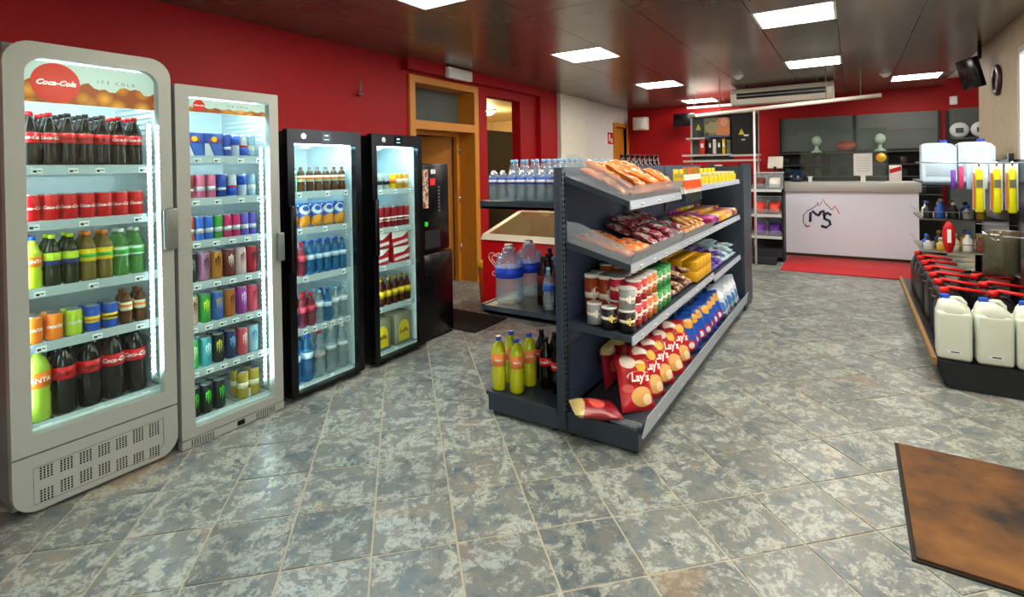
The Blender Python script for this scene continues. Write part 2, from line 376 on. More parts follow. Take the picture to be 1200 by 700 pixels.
# store room and corridor beyond the openings
BROWN = noisy('store_room_wall', ['#6b5334', '#7a603e'], 5, .6)
struct('wall_store', MB().box(-6.3, -6.2, 2.2, 5.7, 0, 2.75).box(-6.2, t_, 2.2, 2.3, 0, 2.75).box(-8, t_, 5.68, 5.78, 0, 2.75), BROWN)
struct('ceiling_store', MB().box(-6.3, t_, 2.2, 5.7, 2.75, 2.8), PALE)
TAN = noisy('corridor_plaster', ['#c9b58c', '#d6c39a'], 8, .6)
struct('wall_corridor', MB().box(-8.1, -8, 5.7, 11.5, 0, 2.75).box(-8, t_, 11.4, 11.5, 0, 2.75), TAN)
struct('ceiling_corridor', MB().box(-8, t_, 5.7, 11.5, 2.72, 2.8), TAN)
pt = lone('partition_screen', MB().box(-5.62, -5.58, 6.3, 9.1, 0, 2.2), M('#2b2f33', .5), 'dark grey partition seen through the opening beside the red pillar', 'partition')
cl = thing('corridor_lamp', 'glowing round lamp on the tan corridor ceiling', 'lamp', (-6.4, 8.9, 2.72))
obj('lamp_base', MB().lathe([(.2, -.03), (.2, 0)], 20), cl, mats=WHITE); obj('lamp_globe', MB().lathe([(0, -.12), (.1, -.105), (.16, -.07), (.18, -.03)], 20), cl, mats=M('#ffdda0', .4, emit=420))
# far wooden door in the white wall
d2 = struct('door_2', MB().box(XL-.14, XL+.01, 10.42, 10.5, 0, 2.42).box(XL-.14, XL+.01, 11.2, 11.28, 0, 2.42).box(XL-.14, XL+.01, 10.5, 11.2, 2.34, 2.42), WOOD)
sub(d2, 'door_leaf', MB().box(XL-.12, XL-.08, 10.5, 11.2, .01, 2.34), WOOD)
sub(d2, 'door_handle', MB().box(XL-.08, XL-.03, 10.56, 10.58, 1.03, 1.05).box(XL-.05, XL-.03, 10.56, 10.68, 1.03, 1.05), CHROME)

# mats
COIR = noisy('brown_coir_mat', ['#1d1105', '#4a2e0d', '#664012', '#7c531e'], 2.2, .8, detail=9, bump=.5, pos=[.36, .45, .54, .66])
mt = thing('entrance_mat', 'brown entrance mat with black edge at lower right', 'mat', (.17, 2.44, 0))
part(mt, 'mat_edge', MB().box(.17, 1.2, 2.44, 3.42, .001, .008), M('#15120f', .7)); part(mt, 'pile', MB().box(.185, 1.19, 2.452, 3.405, .0085, .016), COIR)
lone('door_mat', MB().box(-3.9, -2.9, 3.8, 4.33, .001, .012), M('#17150f', .9), 'dark mat on the floor before the wooden doorway', 'mat')
lone('red_mat', MB().rbox(-.87, .78, 8.2, 9.5, .001, .014, .004, 1), noisy('red_mat_pile', ['#a8141a', '#c0242a'], 40, .8), 'red mat on the floor before the white counter', 'mat')

# ================================================================== PRODUCTS
CLEARB = clear('clear_bottle_plastic', '#d6e6ec', .2, '#dfeaee', .05); BLUEB = clear('blue_bottle_plastic', '#9fd0ec', .35, '#3a86b8', .05); GREENB = clear('green_bottle_plastic', '#b8e8b0', .35, '#6cb35c', .05)
COLA = M('#0c0503', .15, spec=.35)
def bottle(kind, words, Rr, Hh, liquid, label, cap, lz=(.42, .62), logo=None, name='soda_bottle', n=14, band=None, sport=False):
    waist = lz[0]-.06
    prof = [(.6*Rr, .012*Hh), (.9*Rr, 0), (Rr, .03*Hh), (Rr, (waist-.06)*Hh), (.91*Rr, waist*Hh), (Rr, lz[0]*Hh), (Rr, lz[1]*Hh), (.93*Rr, (lz[1]+.06)*Hh), (.66*Rr, (lz[1]+.17)*Hh), (.40*Rr, .88*Hh), (.36*Rr, .93*Hh)]
    pk = [('bottle_body', MB().lathe(prof, n).mesh('bottle_body', liquid), [])]
    cr = max(.013, .40*Rr); pk.append(('cap', MB().lathe([(cr, .925*Hh), (cr, .99*Hh), (cr*.85, Hh)], 10).mesh('cap', cap), []))
    if label:
        a = lz[0]+.005; b = lz[1]-.005; lm = MB(); lm.lathe([(Rr*1.012, a*Hh), (Rr*1.012, b*Hh)], n, mi=0)
        mats = [label]
        if band: lm.lathe([(Rr*1.02, (a+(b-a)*band[0])*Hh), (Rr*1.02, (a+(b-a)*band[1])*Hh)], n, mi=1); mats.append(band[2])
        subs = []
        if logo: subs = [('logo', text_on(MB(), logo[0], logo[1], 0, 0, (a+b)/2*Hh, logo[3] if len(logo) > 3 else .3, .0006, wrap=Rr*1.035).mesh('logo', logo[2]))]
        pk.append(('label', lm.mesh('label', mats), subs))
    KIND[kind] = (name, 'bottle', words, Rr, pk)
def can(kind, words, Rr, Hh, body, band=None, logo=None, claw=None, n=14):
    mb = MB().lathe([(.78*Rr, 0), (Rr, .05*Hh), (Rr, .91*Hh), (.87*Rr, .975*Hh)], n, mi=0); mats = [body]
    if band:
        for a, b, c in (band if isinstance(band, list) else [band]): mats.append(c); mb.lathe([(Rr*1.008, a*Hh), (Rr*1.008, b*Hh)], n, mi=len(mats)-1)
    subs = []
    if logo: subs.append(('logo', text_on(MB(), logo[0], logo[1], 0, 0, Hh*.5, .3, .0006, wrap=Rr*1.02).mesh('logo', logo[2])))
    if claw:
        c = MB()
        for k, (dx, top, bot) in enumerate(((-.011, .74, .42), (0, .80, .34), (.011, .74, .40))):
            pts = []; m_ = 6
            for i in range(m_+1):
                f = i/m_; z = (top+(bot-top)*f)*Hh; w = .0045*(1-.85*f)*(1+.25*math.sin(i*2.3+k)); xx = dx+.002*math.sin(i*1.9+k)
                for sg in (-1, 1): a = (xx+sg*w)/Rr; pts.append((Rr*1.02*math.sin(a), -Rr*1.02*math.cos(a), z))
            c.add(pts, [(2*i, 2*i+1, 2*i+3, 2*i+2) for i in range(m_)])
        subs.append(('claw_mark', c.mesh('claw_mark', claw)))
    KIND[kind] = ('drink_can', 'can', words, Rr, [('can_body', mb.mesh('can_body', mats), subs), ('lid', MB().lathe([(.87*Rr, .972*Hh), (.88*Rr, Hh), (.8*Rr, .99*Hh), (.0, .985*Hh)], n).mesh('lid', LIDM), [])])
cR = M('#d10a14', .3); cW = M('#f2f0ea', .4); cK = M('#141416', .3); cBl = M('#1f4fc0', .3); cOr = M('#f07818', .3); cGr = M('#3fa63a', .3); cYe = M('#f2cf1c', .35)
cLim = M('#b6d32a', .3); cPk = M('#e0417f', .3); cPu = M('#6d4bb8', .3); cTe = M('#2a9c98', .3); cLb = M('#8cc4e8', .3); cSi = M('#c8ccd4', .3, .6); cGo = M('#c09a2c', .3, .5); cNav = M('#1b2a66', .3); cBr = M('#7b4a22', .35); cDr = M('#7a1020', .3); cCr = M('#eadfbe', .5)
ORL = M('#f28a2c', .2, spec=.6); LIME = M('#b7cc2a', .18, spec=.6); BROWNL = M('#4a1f0c', .12)
bottle('cola', 'cola bottle with red cap and red label', .034, .25, COLA, cR, cR, logo=('Coca-Cola', .021, cW))
bottle('colaz', 'dark cola bottle with black cap and red label', .034, .252, COLA, cR, cK, logo=('Coca-Cola', .021, cK))
bottle('cola15', 'large cola bottle with red cap', .047, .34, COLA, cR, cR, (.48, .66), ('Coca-Cola', .03, cW))
bottle('cola15z', 'large dark cola bottle with black cap', .047, .34, COLA, cR, cK, (.48, .66), ('Coca-Cola', .03, cK))
bottle('fanta15', 'large lime-green soda bottle with blue cap and orange label', .046, .335, M('#9db83a', .2), cOr, cBl, (.46, .68), ('FANTA', .03, cW, 0))
bottle('fantaylw', 'large yellow-green soda bottle with blue cap and orange label', .045, .325, M('#b9bd14', .15, spec=.6), M('#f08a44', .35), cBl, (.46, .70), ('FANTA', .016, cW, 0))
bottle('fantab', 'lime soda bottle with blue cap and orange label', .034, .238, LIME, cOr, cBl, logo=('FANTA', .02, cW, 0))
bottle('icetea', 'iced tea bottle with lime cap and yellow label', .034, .238, M('#23280f', .15), cLim, cLim, (.4, .66), band=(.0, .4, cNav))
bottle('peach', 'amber drink bottle with orange cap and yellow label', .034, .238, M('#6f5b1c', .15), cYe, cOr, (.4, .66), band=(.3, .6, cGr))
bottle('sprite', 'green lemonade bottle with pale label', .034, .238, GREENB, M('#cfe6cf', .4), cW, band=(.2, .7, cGr))
bottle('smallbr', 'small brown juice bottle with cream label', .027, .17, M('#5b3414', .15), cCr, cBr, (.4, .66), band=(.4, .7, cOr))
def cansr(kind, words, col, **k): can(kind, words, .0325, .124, M(col, .3), **k)
cansr('colacan', 'red cola can', '#d20a14', logo=('Coca-Cola', .021, cW))
cansr('orcan', 'orange soda can', '#f07d1a', logo=('FANTA', .02, cW)); cansr('limecan', 'lime soda can', '#b4cf2c', logo=('FANTA', .02, cW))
cansr('teacan', 'blue tea can with yellow bands', '#2450b4', band=[(.35, .6, cYe), (.42, .5, cR)])
def slim(kind, words, col, **k): can(kind, words, .0265, .137, M(col, .28, .15), n=12, **k)
slim('bull', 'slim blue and silver energy can', '#c3cbd6', band=[(.06, .42, cBl), (.42, .5, cR)]); slim('bullb', 'slim blue energy can', '#2848a8', band=[(.3, .42, cSi)]); slim('bulls', 'slim silver energy can', '#b9c6de', band=[(.5, .9, cBl)])
slim('bullw', 'slim pale blue energy can', '#9fc6e4', band=[(.3, .5, cW)])
slim('sred', 'slim rust-red energy can', '#a03a2c', band=[(.3, .4, cSi)]); slim('spink', 'slim pink energy can', '#d6698e', band=[(.3, .5, cSi)]); slim('sorange', 'slim orange-red energy can', '#d3522a', band=[(.3, .5, cSi)])
slim('sblue', 'slim bright blue energy can', '#2f68c8', band=[(.3, .5, cSi)]); slim('sgreen', 'slim green energy can', '#3c9c38', band=[(.3, .5, cSi)]); slim('smag', 'slim magenta energy can', '#c42a66', band=[(.3, .5, cSi)]); slim('spurple', 'slim purple energy can', '#6a5ac0', band=[(.3, .5, cSi)])
def tall(kind, words, col, claw=None, **k): can(kind, words, .033, .166, M(col, .3, .1), claw=M(claw, .4) if claw else None, **k)
tall('mblack', 'black energy can with green claw mark', '#101412', '#4cd23a'); tall('mdark', 'black energy can with grey claw mark', '#17171b', '#9a9aa2'); tall('mmauve', 'mauve energy can with dark claw mark', '#a06a86', '#3a2030'); tall('morange', 'orange-gold energy can with claw mark', '#b9762c', '#3a2210')
tall('mdred', 'dark red energy can with pale claw mark', '#6a2426', '#e8d8c0'); tall('mwhite', 'blush white energy can with claw mark', '#d8b4b4', '#7a3a4a'); tall('mred', 'red and black energy can with claw mark', '#b02838', '#160c0c'); tall('mtan', 'tan energy can with brown claw mark', '#cfae96', '#5a3020')
tall('mgreen', 'green energy can with dark claw mark', '#2f8f3c', '#d8e83a'); tall('mblue', 'blue energy can with gold claw mark', '#2a62b0', '#c9a034'); tall('mamber', 'amber energy can with dark claw mark', '#b06428', '#402010'); tall('mpurple', 'purple energy can with pale claw mark', '#9a3a96', '#f0c8f0'); tall('mpink', 'coral pink energy can with claw mark', '#e0566c', '#8a1a2c')
tall('mbgreen', 'bright green energy can with claw mark', '#37b04c', '#d8f8d0'); tall('mteal', 'teal energy can with claw mark', '#3a9ca4', '#d0f4f8'); tall('mbyel', 'black energy can with yellow claw mark', '#15181c', '#d8d82e'); tall('mnavy', 'navy energy can with blue claw mark', '#1a2c56', '#6ab0e8'); tall('mrose', 'rose energy can with claw mark', '#cc4a58', '#f8e0d8'); tall('mice', 'ice blue energy can with claw mark', '#9ccbdc', '#3878a8')
tall('gold', 'gold energy can', '#b59a34', band=[(.4, .6, cCr)])
cansr('ycan', 'yellow beer can', '#e8c21c', band=[(.35, .65, cOr)]); cansr('scan', 'silver and dark beer can', '#a8acb0', band=[(.3, .55, cK)]); cansr('amcan', 'amber beer can', '#d8921c', band=[(.35, .65, cCr)])
can('rcan', 'tall dark red beer can', .031, .165, M('#8d1420', .3), band=[(.3, .5, cW), (.35, .45, cR)])
bottle('gbeer', 'brown beer bottle with gold label', .029, .21, BROWNL, cGo, cGo, (.3, .58), band=(.25, .8, cYe), name='beer_bottle', n=12)
bottle('water', 'clear water bottle with white label', .031, .225, CLEARB, M('#dfe6ee', .4), cLb, (.5, .66), name='water_bottle', n=12)
bottle('waterr', 'rosy water bottle with red cap and label', .031, .225, clear('rose_bottle', '#e8b0b8', .4, '#9a3c4c'), M('#d8485a', .4), cR, (.45, .62), name='water_bottle', n=12)
bottle('waterb', 'blue water bottle with white label', .031, .225, BLUEB, M('#c8dcf0', .4), cBl, (.45, .6), name='water_bottle', n=12)
bottle('bigblue', 'tall blue water bottle with white round label', .041, .315, BLUEB, M('#d6e4f0', .4), cBl, (.48, .62), name='water_bottle', n=12)
bottle('bigclear', 'tall clear water bottle with pale label', .041, .315, CLEARB, M('#cdd8dc', .4), cW, (.5, .6), name='water_bottle', n=12)
bottle('bigred', 'tall clear water bottle with red cap', .041, .315, CLEARB, M('#c8b4b4', .4), cR, (.42, .52), name='water_bottle', n=12)
bottle('short', 'short clear water bottle with blue label', .031, .185, CLEARB, M('#2452b8', .4), cW, (.55, .76), name='water_bottle', n=12, band=(.3, .7, cW))
bottle('half', 'taller clear water bottle with light blue cap', .033, .25, CLEARB, M('#2a5cc0', .4), cLb, (.45, .6), name='water_bottle', n=12)
bottle('colaclear', 'cola bottle with black cap and red label', .043, .31, COLA, cR, cK, (.45, .62), name='soda_bottle', n=12, logo=('Coca-Cola', .024, cW))
bottle('darkbot', 'dark red soda bottle with dark cap', .040, .29, M('#2a0d0a', .12), M('#8a1a20', .4), cK, (.45, .62), n=12)
# five litre water jug
jp = [(.06, 0), (.075, .012), (.078, .03)]
for k in range(6): z = .04+k*.016; jp += [(.074, z), (.078, z+.008)]
jp += [(.078, .15), (.078, .20), (.076, .22), (.062, .262), (.036, .288), (.022, .295), (.022, .305)]
jp = [(r*1.12, z*1.1) for r, z in jp]
KIND['jug'] = ('water_jug', 'jug', 'five litre water jug', .09, [('jug_body', MB().lathe(jp, 20).mesh('jug_body', CLEARB), []), ('cap', MB().lathe([(.028, .333), (.028, .357), (.024, .36)], 12).mesh('cap', cSi), []), ('label', MB().lathe([(.0885, .16), (.0885, .222)], 20, mi=0).mesh('label', M('#1638b8', .4)), []), ('handle', MB().tube([(-.03, 0, .31), (-.036, -.01, .335), (0, -.034, .342), (.036, -.01, .335), (.03, 0, .31)], .004).mesh('handle', cW), [])])
# four pack carton of energy cans
pk = MB().rbox(-.054, .054, -.05, .05, 0, .137, .004, 1, mi=0); pk.add([(-.054, -.0505, 0), (0, -.0505, 0), (-.03, -.0505, .075), (-.054, -.0505, .075)], [(0,1,2,3)], mi=1); pk.add([(.005, -.0505, 0), (.054, -.0505, 0), (.04, -.0505, .075), (-.02, -.0505, .075)], [(0,1,2,3)], mi=2); pk.add([(-.03, -.0508, .085), (.03, -.0508, .085), (.02, -.0508, .11), (-.02, -.0508, .11)], [(0,1,2,3)], mi=3)
KIND['fourpack'] = ('can_multipack', 'multipack', 'energy can four-pack', .056, [('carton', pk.mesh('carton', [M('#1d3b8a', .4), M('#c5ccd8', .4), M('#2e62b8', .4), cR]), []), ('logo_disc', MB().lathe([(.016, 0), (.016, .001)], 14).mesh('logo_disc', cYe), [])])
for i, p in enumerate(KIND['fourpack'][4]):
    if p[0] == 'logo_disc':
        for v in p[1].vertices: v.co = Vector((v.co.x, -.0515-v.co.z, v.co.y+.1))
# drink pouch
def pouch_mesh(w, h, t, mat, seed=0, crimp=.02, nx=6, nz=8, wr=.006):
    rn = random.Random(seed); mb = MB(); vs = []
    for side in (-1, 1):
        for j in range(nz+1):
            for i in range(nx+1):
                u = i/nx*2-1; v = j/nz; e = (1-u*u)**.5*(max(0, 1-(2*v-1)**4))**.6
                x = u*w/2*(1-.06*math.sin(math.pi*v))+rn.uniform(-wr, wr)*.3; vs.append((x+rn.uniform(-wr, wr)*.2, side*(t/2*e+.0008)+rn.uniform(-wr, wr)*e, v*h+rn.uniform(-wr, wr)*.5))
    n = (nx+1)*(nz+1); fs = []
    for s_ in (0, 1):
        for j in range(nz):
            for i in range(nx):
                a = s_*n+j*(nx+1)+i; fs.append((a, a+1, a+nx+2, a+nx+1))
    rim = [j*(nx+1) for j in range(nz+1)]; rim2 = [j*(nx+1)+nx for j in range(nz+1)]; bo = list(range(nx+1)); tp = [nz*(nx+1)+i for i in range(nx+1)]
    for lp in (rim, rim2, bo, tp):
        for a, b in zip(lp, lp[1:]): fs.append((a, b, n+b, n+a))
    mb.add(vs, fs, True); return mb.mesh('bag', mat)
def bagkind(kind, name, cat, words, w, h, t, mat, variants=3, wr=.006):
    for q in range(variants): KIND[f'{kind}{q}'] = (name, cat, words, w/2, [(name, pouch_mesh(w, h, t, mat, hash_(kind)+q, wr=wr), [])])
def hash_(s): return sum((i+1)*ord(c) for i, c in enumerate(s))
bagkind('pouch', 'juice_pouch', 'pouch', 'blue and orange juice pouch', .085, .16, .05, printed('pouch_print', '#2d63c4', [(.5, .25, .5, .28, '#e89a2a'), (.5, .75, .45, .2, '#dfe8f4'), (.5, .8, .3, .1, '#2450b0')]), 2)
# cartons / boxes
def boxkind(kind, name, cat, words, w, d, h, mats, deco=None):
    mb = MB().rbox(-w/2, w/2, -d/2, d/2, 0, h, .003, 1, mi=0)
    subs = []
    if deco: subs = deco(w, d, h)
    KIND[kind] = (name, cat, words, w/2, [('carton', mb.mesh('carton', mats), subs)] if subs else [(name, mb.mesh(name, mats), [])])
def beerbox(w, d, h):
    a = MB(); n = 16; pts = [(-w*.33, -d/2-.001, h*.1)]+[(w*.33*math.cos(R(180-180*i/n)), -d/2-.001, h*.48+w*.4*math.sin(R(180*i/n))) for i in range(n+1)]+[(w*.33, -d/2-.001, h*.1)]
    a.add(pts, [tuple(range(len(pts)))]); b = MB(); text_on(b, 'Leffe', w*.27, 0, -d/2-.0025, h*.42, 0, .001)
    return [('arch_print', a.mesh('arch_print', cYe)), ('lettering', b.mesh('lettering', M('#3a1c10', .5)))]
boxkind('beerbox', 'beer_carton', 'carton', 'grey-brown beer carton with yellow arch', .185, .16, .25, M('#8f8a72', .5), beerbox)
def redbox(w, d, h):
    a = MB().add([(-w*.5, -d/2-.001, h*.55), (w*.1, -d/2-.001, h*.62), (w*.5, -d/2-.001, h*.95), (w*.5, -d/2-.001, h*.99), (-w*.5, -d/2-.001, h*.99)], [(0,1,2,3,4)])
    b = MB().add([(-w*.45, -d/2-.0015, h*.1), (w*.45, -d/2-.0015, h*.25), (w*.45, -d/2-.0015, h*.45), (-w*.45, -d/2-.0015, h*.3)], [(0,1,2,3)])
    return [('white_print', a.mesh('white_print', cW)), ('stripe_print', b.mesh('stripe_print', M('#e8d8d8', .4)))]
boxkind('redbox', 'beer_carton', 'carton', 'red beer carton with white stripes', .185, .15, .125, M('#b5121c', .4), redbox)

# ================================================================== COOLERS
def price_tag_mesh(w=.04, h=.026):
    return MB().box(-w/2, w/2, -.001, 0, 0, h, 0).box(-w*.36, -w*.02, -.0014, -.001, h*.2, h*.62, 1).box(w*.04, w*.38, -.0014, -.001, h*.42, h*.6, 1).mesh('price_tag', [WHITE, TAGB])
PT = price_tag_mesh(); PTS = price_tag_mesh(.034, .034)
LINER = M('#dce6e6', .45); SHELFW = M('#d8e4e8', .4); STRIP = clear('price_rail', '#e8f2f6', .55, '#dbe6ea', .1); LEDM = M('#e8f6ff', .4, emit=60); LEDBASE = M('#c8d4d8', .3, .5)
def cooler(Y0, Wd, Hh, label, frame, win, shelves, style, depth=.62, tagx=None):
    """local x = width, y = depth (front is -y), z up; win = (x0,x1,z0,z1)"""
    t = thing('drinks_cooler', label, 'cooler', (-3.04, Y0, 0), R(90)); x0, x1, z0, z1 = win
    outer = M('#6f746c', .4, .2) if style == 'round' else (BLACKM if style == 'black' else M('#4a4e50', .4))
    body = MB().box(.012, .03, .05, depth, .03, Hh-.012).box(Wd-.03, Wd-.012, .05, depth, .03, Hh-.012).box(.03, Wd-.03, depth-.02, depth, .03, Hh-.012).box(.03, Wd-.03, .05, depth-.02, Hh-.05, Hh-.012).box(.03, Wd-.03, .05, depth-.02, .03, max(.05, z0-.03))
    obj('cabinet', body, t, mats=outer)
    lin = MB(); a, b = .03, Wd-.03
    lin.box(a, a+.012, .055, depth-.03, z0, z1+.02).box(b-.012, b, .055, depth-.03, z0, z1+.02).box(a, b, depth-.04, depth-.03, z0, z1+.02).box(a, b, .055, depth-.03, z1+.005, z1+.02).box(a, b, .055, depth-.03, z0-.03, z0-.012)
    obj('liner', lin, t, mats=LINER)
    rb = MB()
    for k in range(int((z1-z0)/.03)): rb.box(b-.02, b-.012, .12, depth-.06, z0+.02+k*.03, z0+.032+k*.03)
    o = obj('shelf_rails', rb, t, mats=LINER); o['kind'] = 'stuff'
    for fx in (.06, Wd-.06):
        for fy in (.1, depth-.08): obj('foot', MB().lathe([(.022, 0), (.022, .032)], 8, (fx, fy, 0)), t, mats=BLACKM)
    dz0 = .275 if style == 'round' else (.055 if style == 'square' else .03)
    rO, rI = (.1, .075) if style == 'round' else (.006, .012)
    if style == 'round':   # only the top corners are rounded
        def topr(xa, xb, za, zb, r, k=6):
            p = [(xa, za), (xb, za)]
            for cx, a0 in ((xb-r, 0), (xa+r, 90)):
                for i in range(k+1): an = R(a0+90*i/k); p.append((cx+r*math.cos(an), zb-r+r*math.sin(an)))
            return p
        dr = MB().ring(topr(0, Wd, dz0, Hh, rO), topr(x0, x1, z0-.02, z1, rI), 0, .05)
    else: dr = MB().ring(rrect(0, Wd, dz0, Hh, rO, 2), rrect(x0, x1, z0-.02, z1, rI, 2), 0, .05)
    dr_o = obj('door_frame', dr, t, mats=frame)
    obj('glass_pane', MB().box(x0, x1, .028, .034, z0-.02, z1), t, mats=GLASS)
    if style == 'round': hd = MB().rbox(Wd-.055, Wd+.012, -.035, 0, 1.10, 1.32, .012, 2); hm = GREYM
    elif style == 'square': hd = MB().rbox(Wd-.03, Wd+.012, -.03, 0, .94, 1.12, .008, 2); hm = GREYM
    else: hd = MB().rbox(.002, .04, -.03, 0, .85, 1.28, .008, 2); hm = BLACK
    sub(dr_o, 'handle', hd, hm)
    # lamps in the cabinet
    if style != 'black':
        obj('led_strip', MB().box(x1-.035, x1-.012, .06, .075, z0+.05, z1-.25), t, mats=LEDBASE)
        ld = MB(); k = 0; z = z0+.08
        while z < z1-.27: ld.box(x1-.029, x1-.019, .054, .0605, z, z+.012); z += .03
        o = obj('led_dots', ld, t, mats=LEDM); o['kind'] = 'stuff'
    obj('top_lamp', MB().box(.09, Wd-.09, .09, .115, z1-.004, z1+.004), t, mats=M('#b4e2ff' if style == 'black' else '#dcf2ff', .4, emit=110 if style == 'black' else 95))
    obj('side_lamp', MB().box(a+.013, a+.023, .062, .075, z0+.06, z1-.1), t, mats=M('#e8f6ff', .4, emit=26 if style == 'black' else 24))
    for q, z in enumerate(shelves):
        sh = MB()
        sh.box(a+.014, b-.022, .075, .082, z-.012, z, 0).box(a+.014, b-.022, depth-.075, depth-.07, z-.012, z, 0)
        for k in range(18): xx = a+.02+(b-a-.05)*k/17; sh.box(xx, xx+.004, .082, depth-.075, z-.008, z-.001, 0)
        so = obj('shelf', sh, t, mats=SHELFW)
        sub(so, 'price_rail', MB().box(a+.014, b-.022, .064, .070, z-.038, z+.006), STRIP)
        for tx in (tagx or {}).get(q, ()):
            obj('price_tag', PT if style != 'black' else PTS, so, (x0+(x1-x0)*tx, .0625, z-.034))
    return t
def stock(Y0, win, z, items, shelf_no, where, rows=1, dpt=None, y0=.108, gap=None, group=None, margin=.008):
    """items: kinds from left to right (None = empty slot); copies go back in rows"""
    x0, x1 = win[0]+margin, win[1]-(.012 if 'black' in where else .03)-margin; n = len(items); tot = sum(2*(KIND[k][3] if k else .032) for k in items); g = (x1-x0-tot)/max(1, n-1) if gap is None else gap
    x = x0; cnt = {}
    for i, k in enumerate(items):
        hw = KIND[k][3] if k else .032
        if k:
            for r in range(rows):
                dd = (dpt or 2*hw+.006); rr = 'front' if r == 0 else ORD[r+1]
                lab = f"{KIND[k][2]}, {nth(i+1)} from left, {rr} row, {nth(shelf_no)} shelf, {where}"
                w = lab.split()
                if len(w) > 16:
                    sw = KIND[k][2].split(' with ')[0]; lab = f"{sw}, {nth(i+1)} from left, {rr} row, {nth(shelf_no)} shelf, {where}"
                put(k, (-3.04-(y0+hw-.033+r*dd), Y0+x+hw, z+.001), (0, 0, R(90)+R(random.uniform(-14, 14) if KIND[k][1] in ('bottle', 'can') else 0)), lab, group or f'drinks in the {where}')
        x += 2*hw+g
def header(t, x0, x1, z0, z1, big):
    amber = bpy.data.materials.new('amber_drink_print'); amber.use_nodes = True; N, L = nt(amber); b = N['Principled BSDF']
    tc = N.new('ShaderNodeTexCoord'); vo = N.new('ShaderNodeTexVoronoi'); vo.inputs['Scale'].default_value = 14; cr = N.new('ShaderNodeValToRGB'); L.new(tc.outputs['Object'], vo.inputs[0]); L.new(vo.outputs['Distance'], cr.inputs[0]); L.new(cr.outputs[0], b.inputs['Base Color']); L.new(cr.outputs[0], b.inputs['Emission Color']); b.inputs['Emission Strength'].default_value = .5
    for e, (p, c) in zip(cr.color_ramp.elements, ((.1, '#e89a2a'), (.6, '#9a4206'))): e.position = p; e.color = hx(c)
    hp = obj('header_sign', MB().box(x0, x1, .036, .05, z0, z1), t, mats=M('#cfdad4', .4, emit=.4))
    n = 24; top = [(x0+(x1-x0)*i/n, z0+(z1-z0)*(.46+.07*math.sin(i*.75)+.05*math.sin(i*1.9)) if big else z0+(z1-z0)*(.34+.06*math.sin(i*1.7))) for i in range(n+1)]
    w = MB()
    for (xa, za), (xb, zb) in zip(top, top[1:]): w.add([(xa, .0355, z0), (xb, .0355, z0), (xb, .0355, zb), (xa, .0355, za)], [(0,1,2,3)])
    sub(hp, 'amber_print', w, amber)
    r = (z1-z0)*(.48 if big else .42); cx = x0+(x1-x0)*(.22 if big else .14); cz = z1-r-.006
    disc = MB(); m = 28; disc.add([(cx+r*math.cos(2*math.pi*i/m), .0345, cz+r*math.sin(2*math.pi*i/m)) for i in range(m)], [tuple(range(m))])
    sub(hp, 'red_disc', disc, M('#e02a22', .4, emit=.35))
    tx = MB(); text_on(tx, 'Coca-Cola', r*.37, cx, .034, cz, .35, .0012*r/.08); sub(hp, 'disc_lettering', tx, M('#ffffff', .4, emit=.3))
    t2 = MB(); text_on(t2, 'ICE COLD', (z1-z0)*(.11 if big else .22), x0+(x1-x0)*(.68 if big else .62), .0348, z0+(z1-z0)*(.62 if big else .62), 0, 0, space=1.9); sub(hp, 'small_lettering', t2, M('#46544f', .5))
# ---- cooler 1: rounded grey door
w1 = (.07, .60, .375, 2.03); c1 = cooler(.70, .66, 2.1, 'tall grey cooler with round-cornered door and red disc sign, far left', SILV, w1, [.375, .735, .985, 1.29, 1.545], 'round', tagx={0: (.12, .5, .88), 1: (.1, .5, .85), 2: (.1, .48, .85), 3: (.07, .42, .85), 4: (.1, .35, .55, .9)})
header(c1, .075, .595, 1.835, 2.025, True)
gp = MB(); pl = [(0, .268)]+[(.66, .268)]+[(.66-.09+.09*math.cos(R(-90*i/6)), .02+.09+.09*math.sin(R(-90*i/6))) for i in range(7)]+[(.09-.09*math.sin(R(90*i/6)), .11-.09*math.cos(R(90*i/6))) for i in range(7)]
kick = obj('kick_panel', gp.prism(pl, 0, .045, 'y'), c1, mats=SILV)
holes = MB()
for col in range(7):
    for row in range(2):
        for i in range(4):
            for j in range(6 if row else 5):
                hxx = .095+col*.072+i*.0125; hz = .055+row*.1+j*.0115+.012*math.sin(col*.8)*(1-row)
                if row and j > 4 and col < 5: continue
                holes.add([(hxx+.0045*math.cos(q*1.0472), -.0006, hz+.0045*math.sin(q*1.0472)) for q in range(6)], [tuple(range(6))])
o = sub(kick, 'vent_holes', holes, BLACK); o['kind'] = 'stuff'
sub(kick, 'panel_groove', MB().tube([(.07, -.001, .05), (.07, -.001, .21), (.59, -.001, .225), (.59, -.001, .09), (.55, -.001, .045)], .002, 4, closed=True), GREYM)
WH1 = 'round-cornered cooler'
stock(.70, w1, 1.546, ['cola', 'cola', 'colaz', 'colaz', 'colaz', 'cola', 'cola'], 1, WH1, 3)
stock(.70, w1, 1.291, ['colacan']*7, 2, WH1, 2)
stock(.70, w1, .986, ['fantab', 'icetea', 'icetea', 'peach', 'peach', 'sprite', 'sprite'], 3, WH1, 2)
stock(.70, w1, .736, ['orcan', 'orcan', 'limecan', 'teacan', 'teacan', 'smallbr', 'smallbr'], 4, WH1, 2)
stock(.70, w1, .376, ['fanta15', 'cola15z', 'cola15z', 'cola15', 'cola15'], 5, WH1, 2)
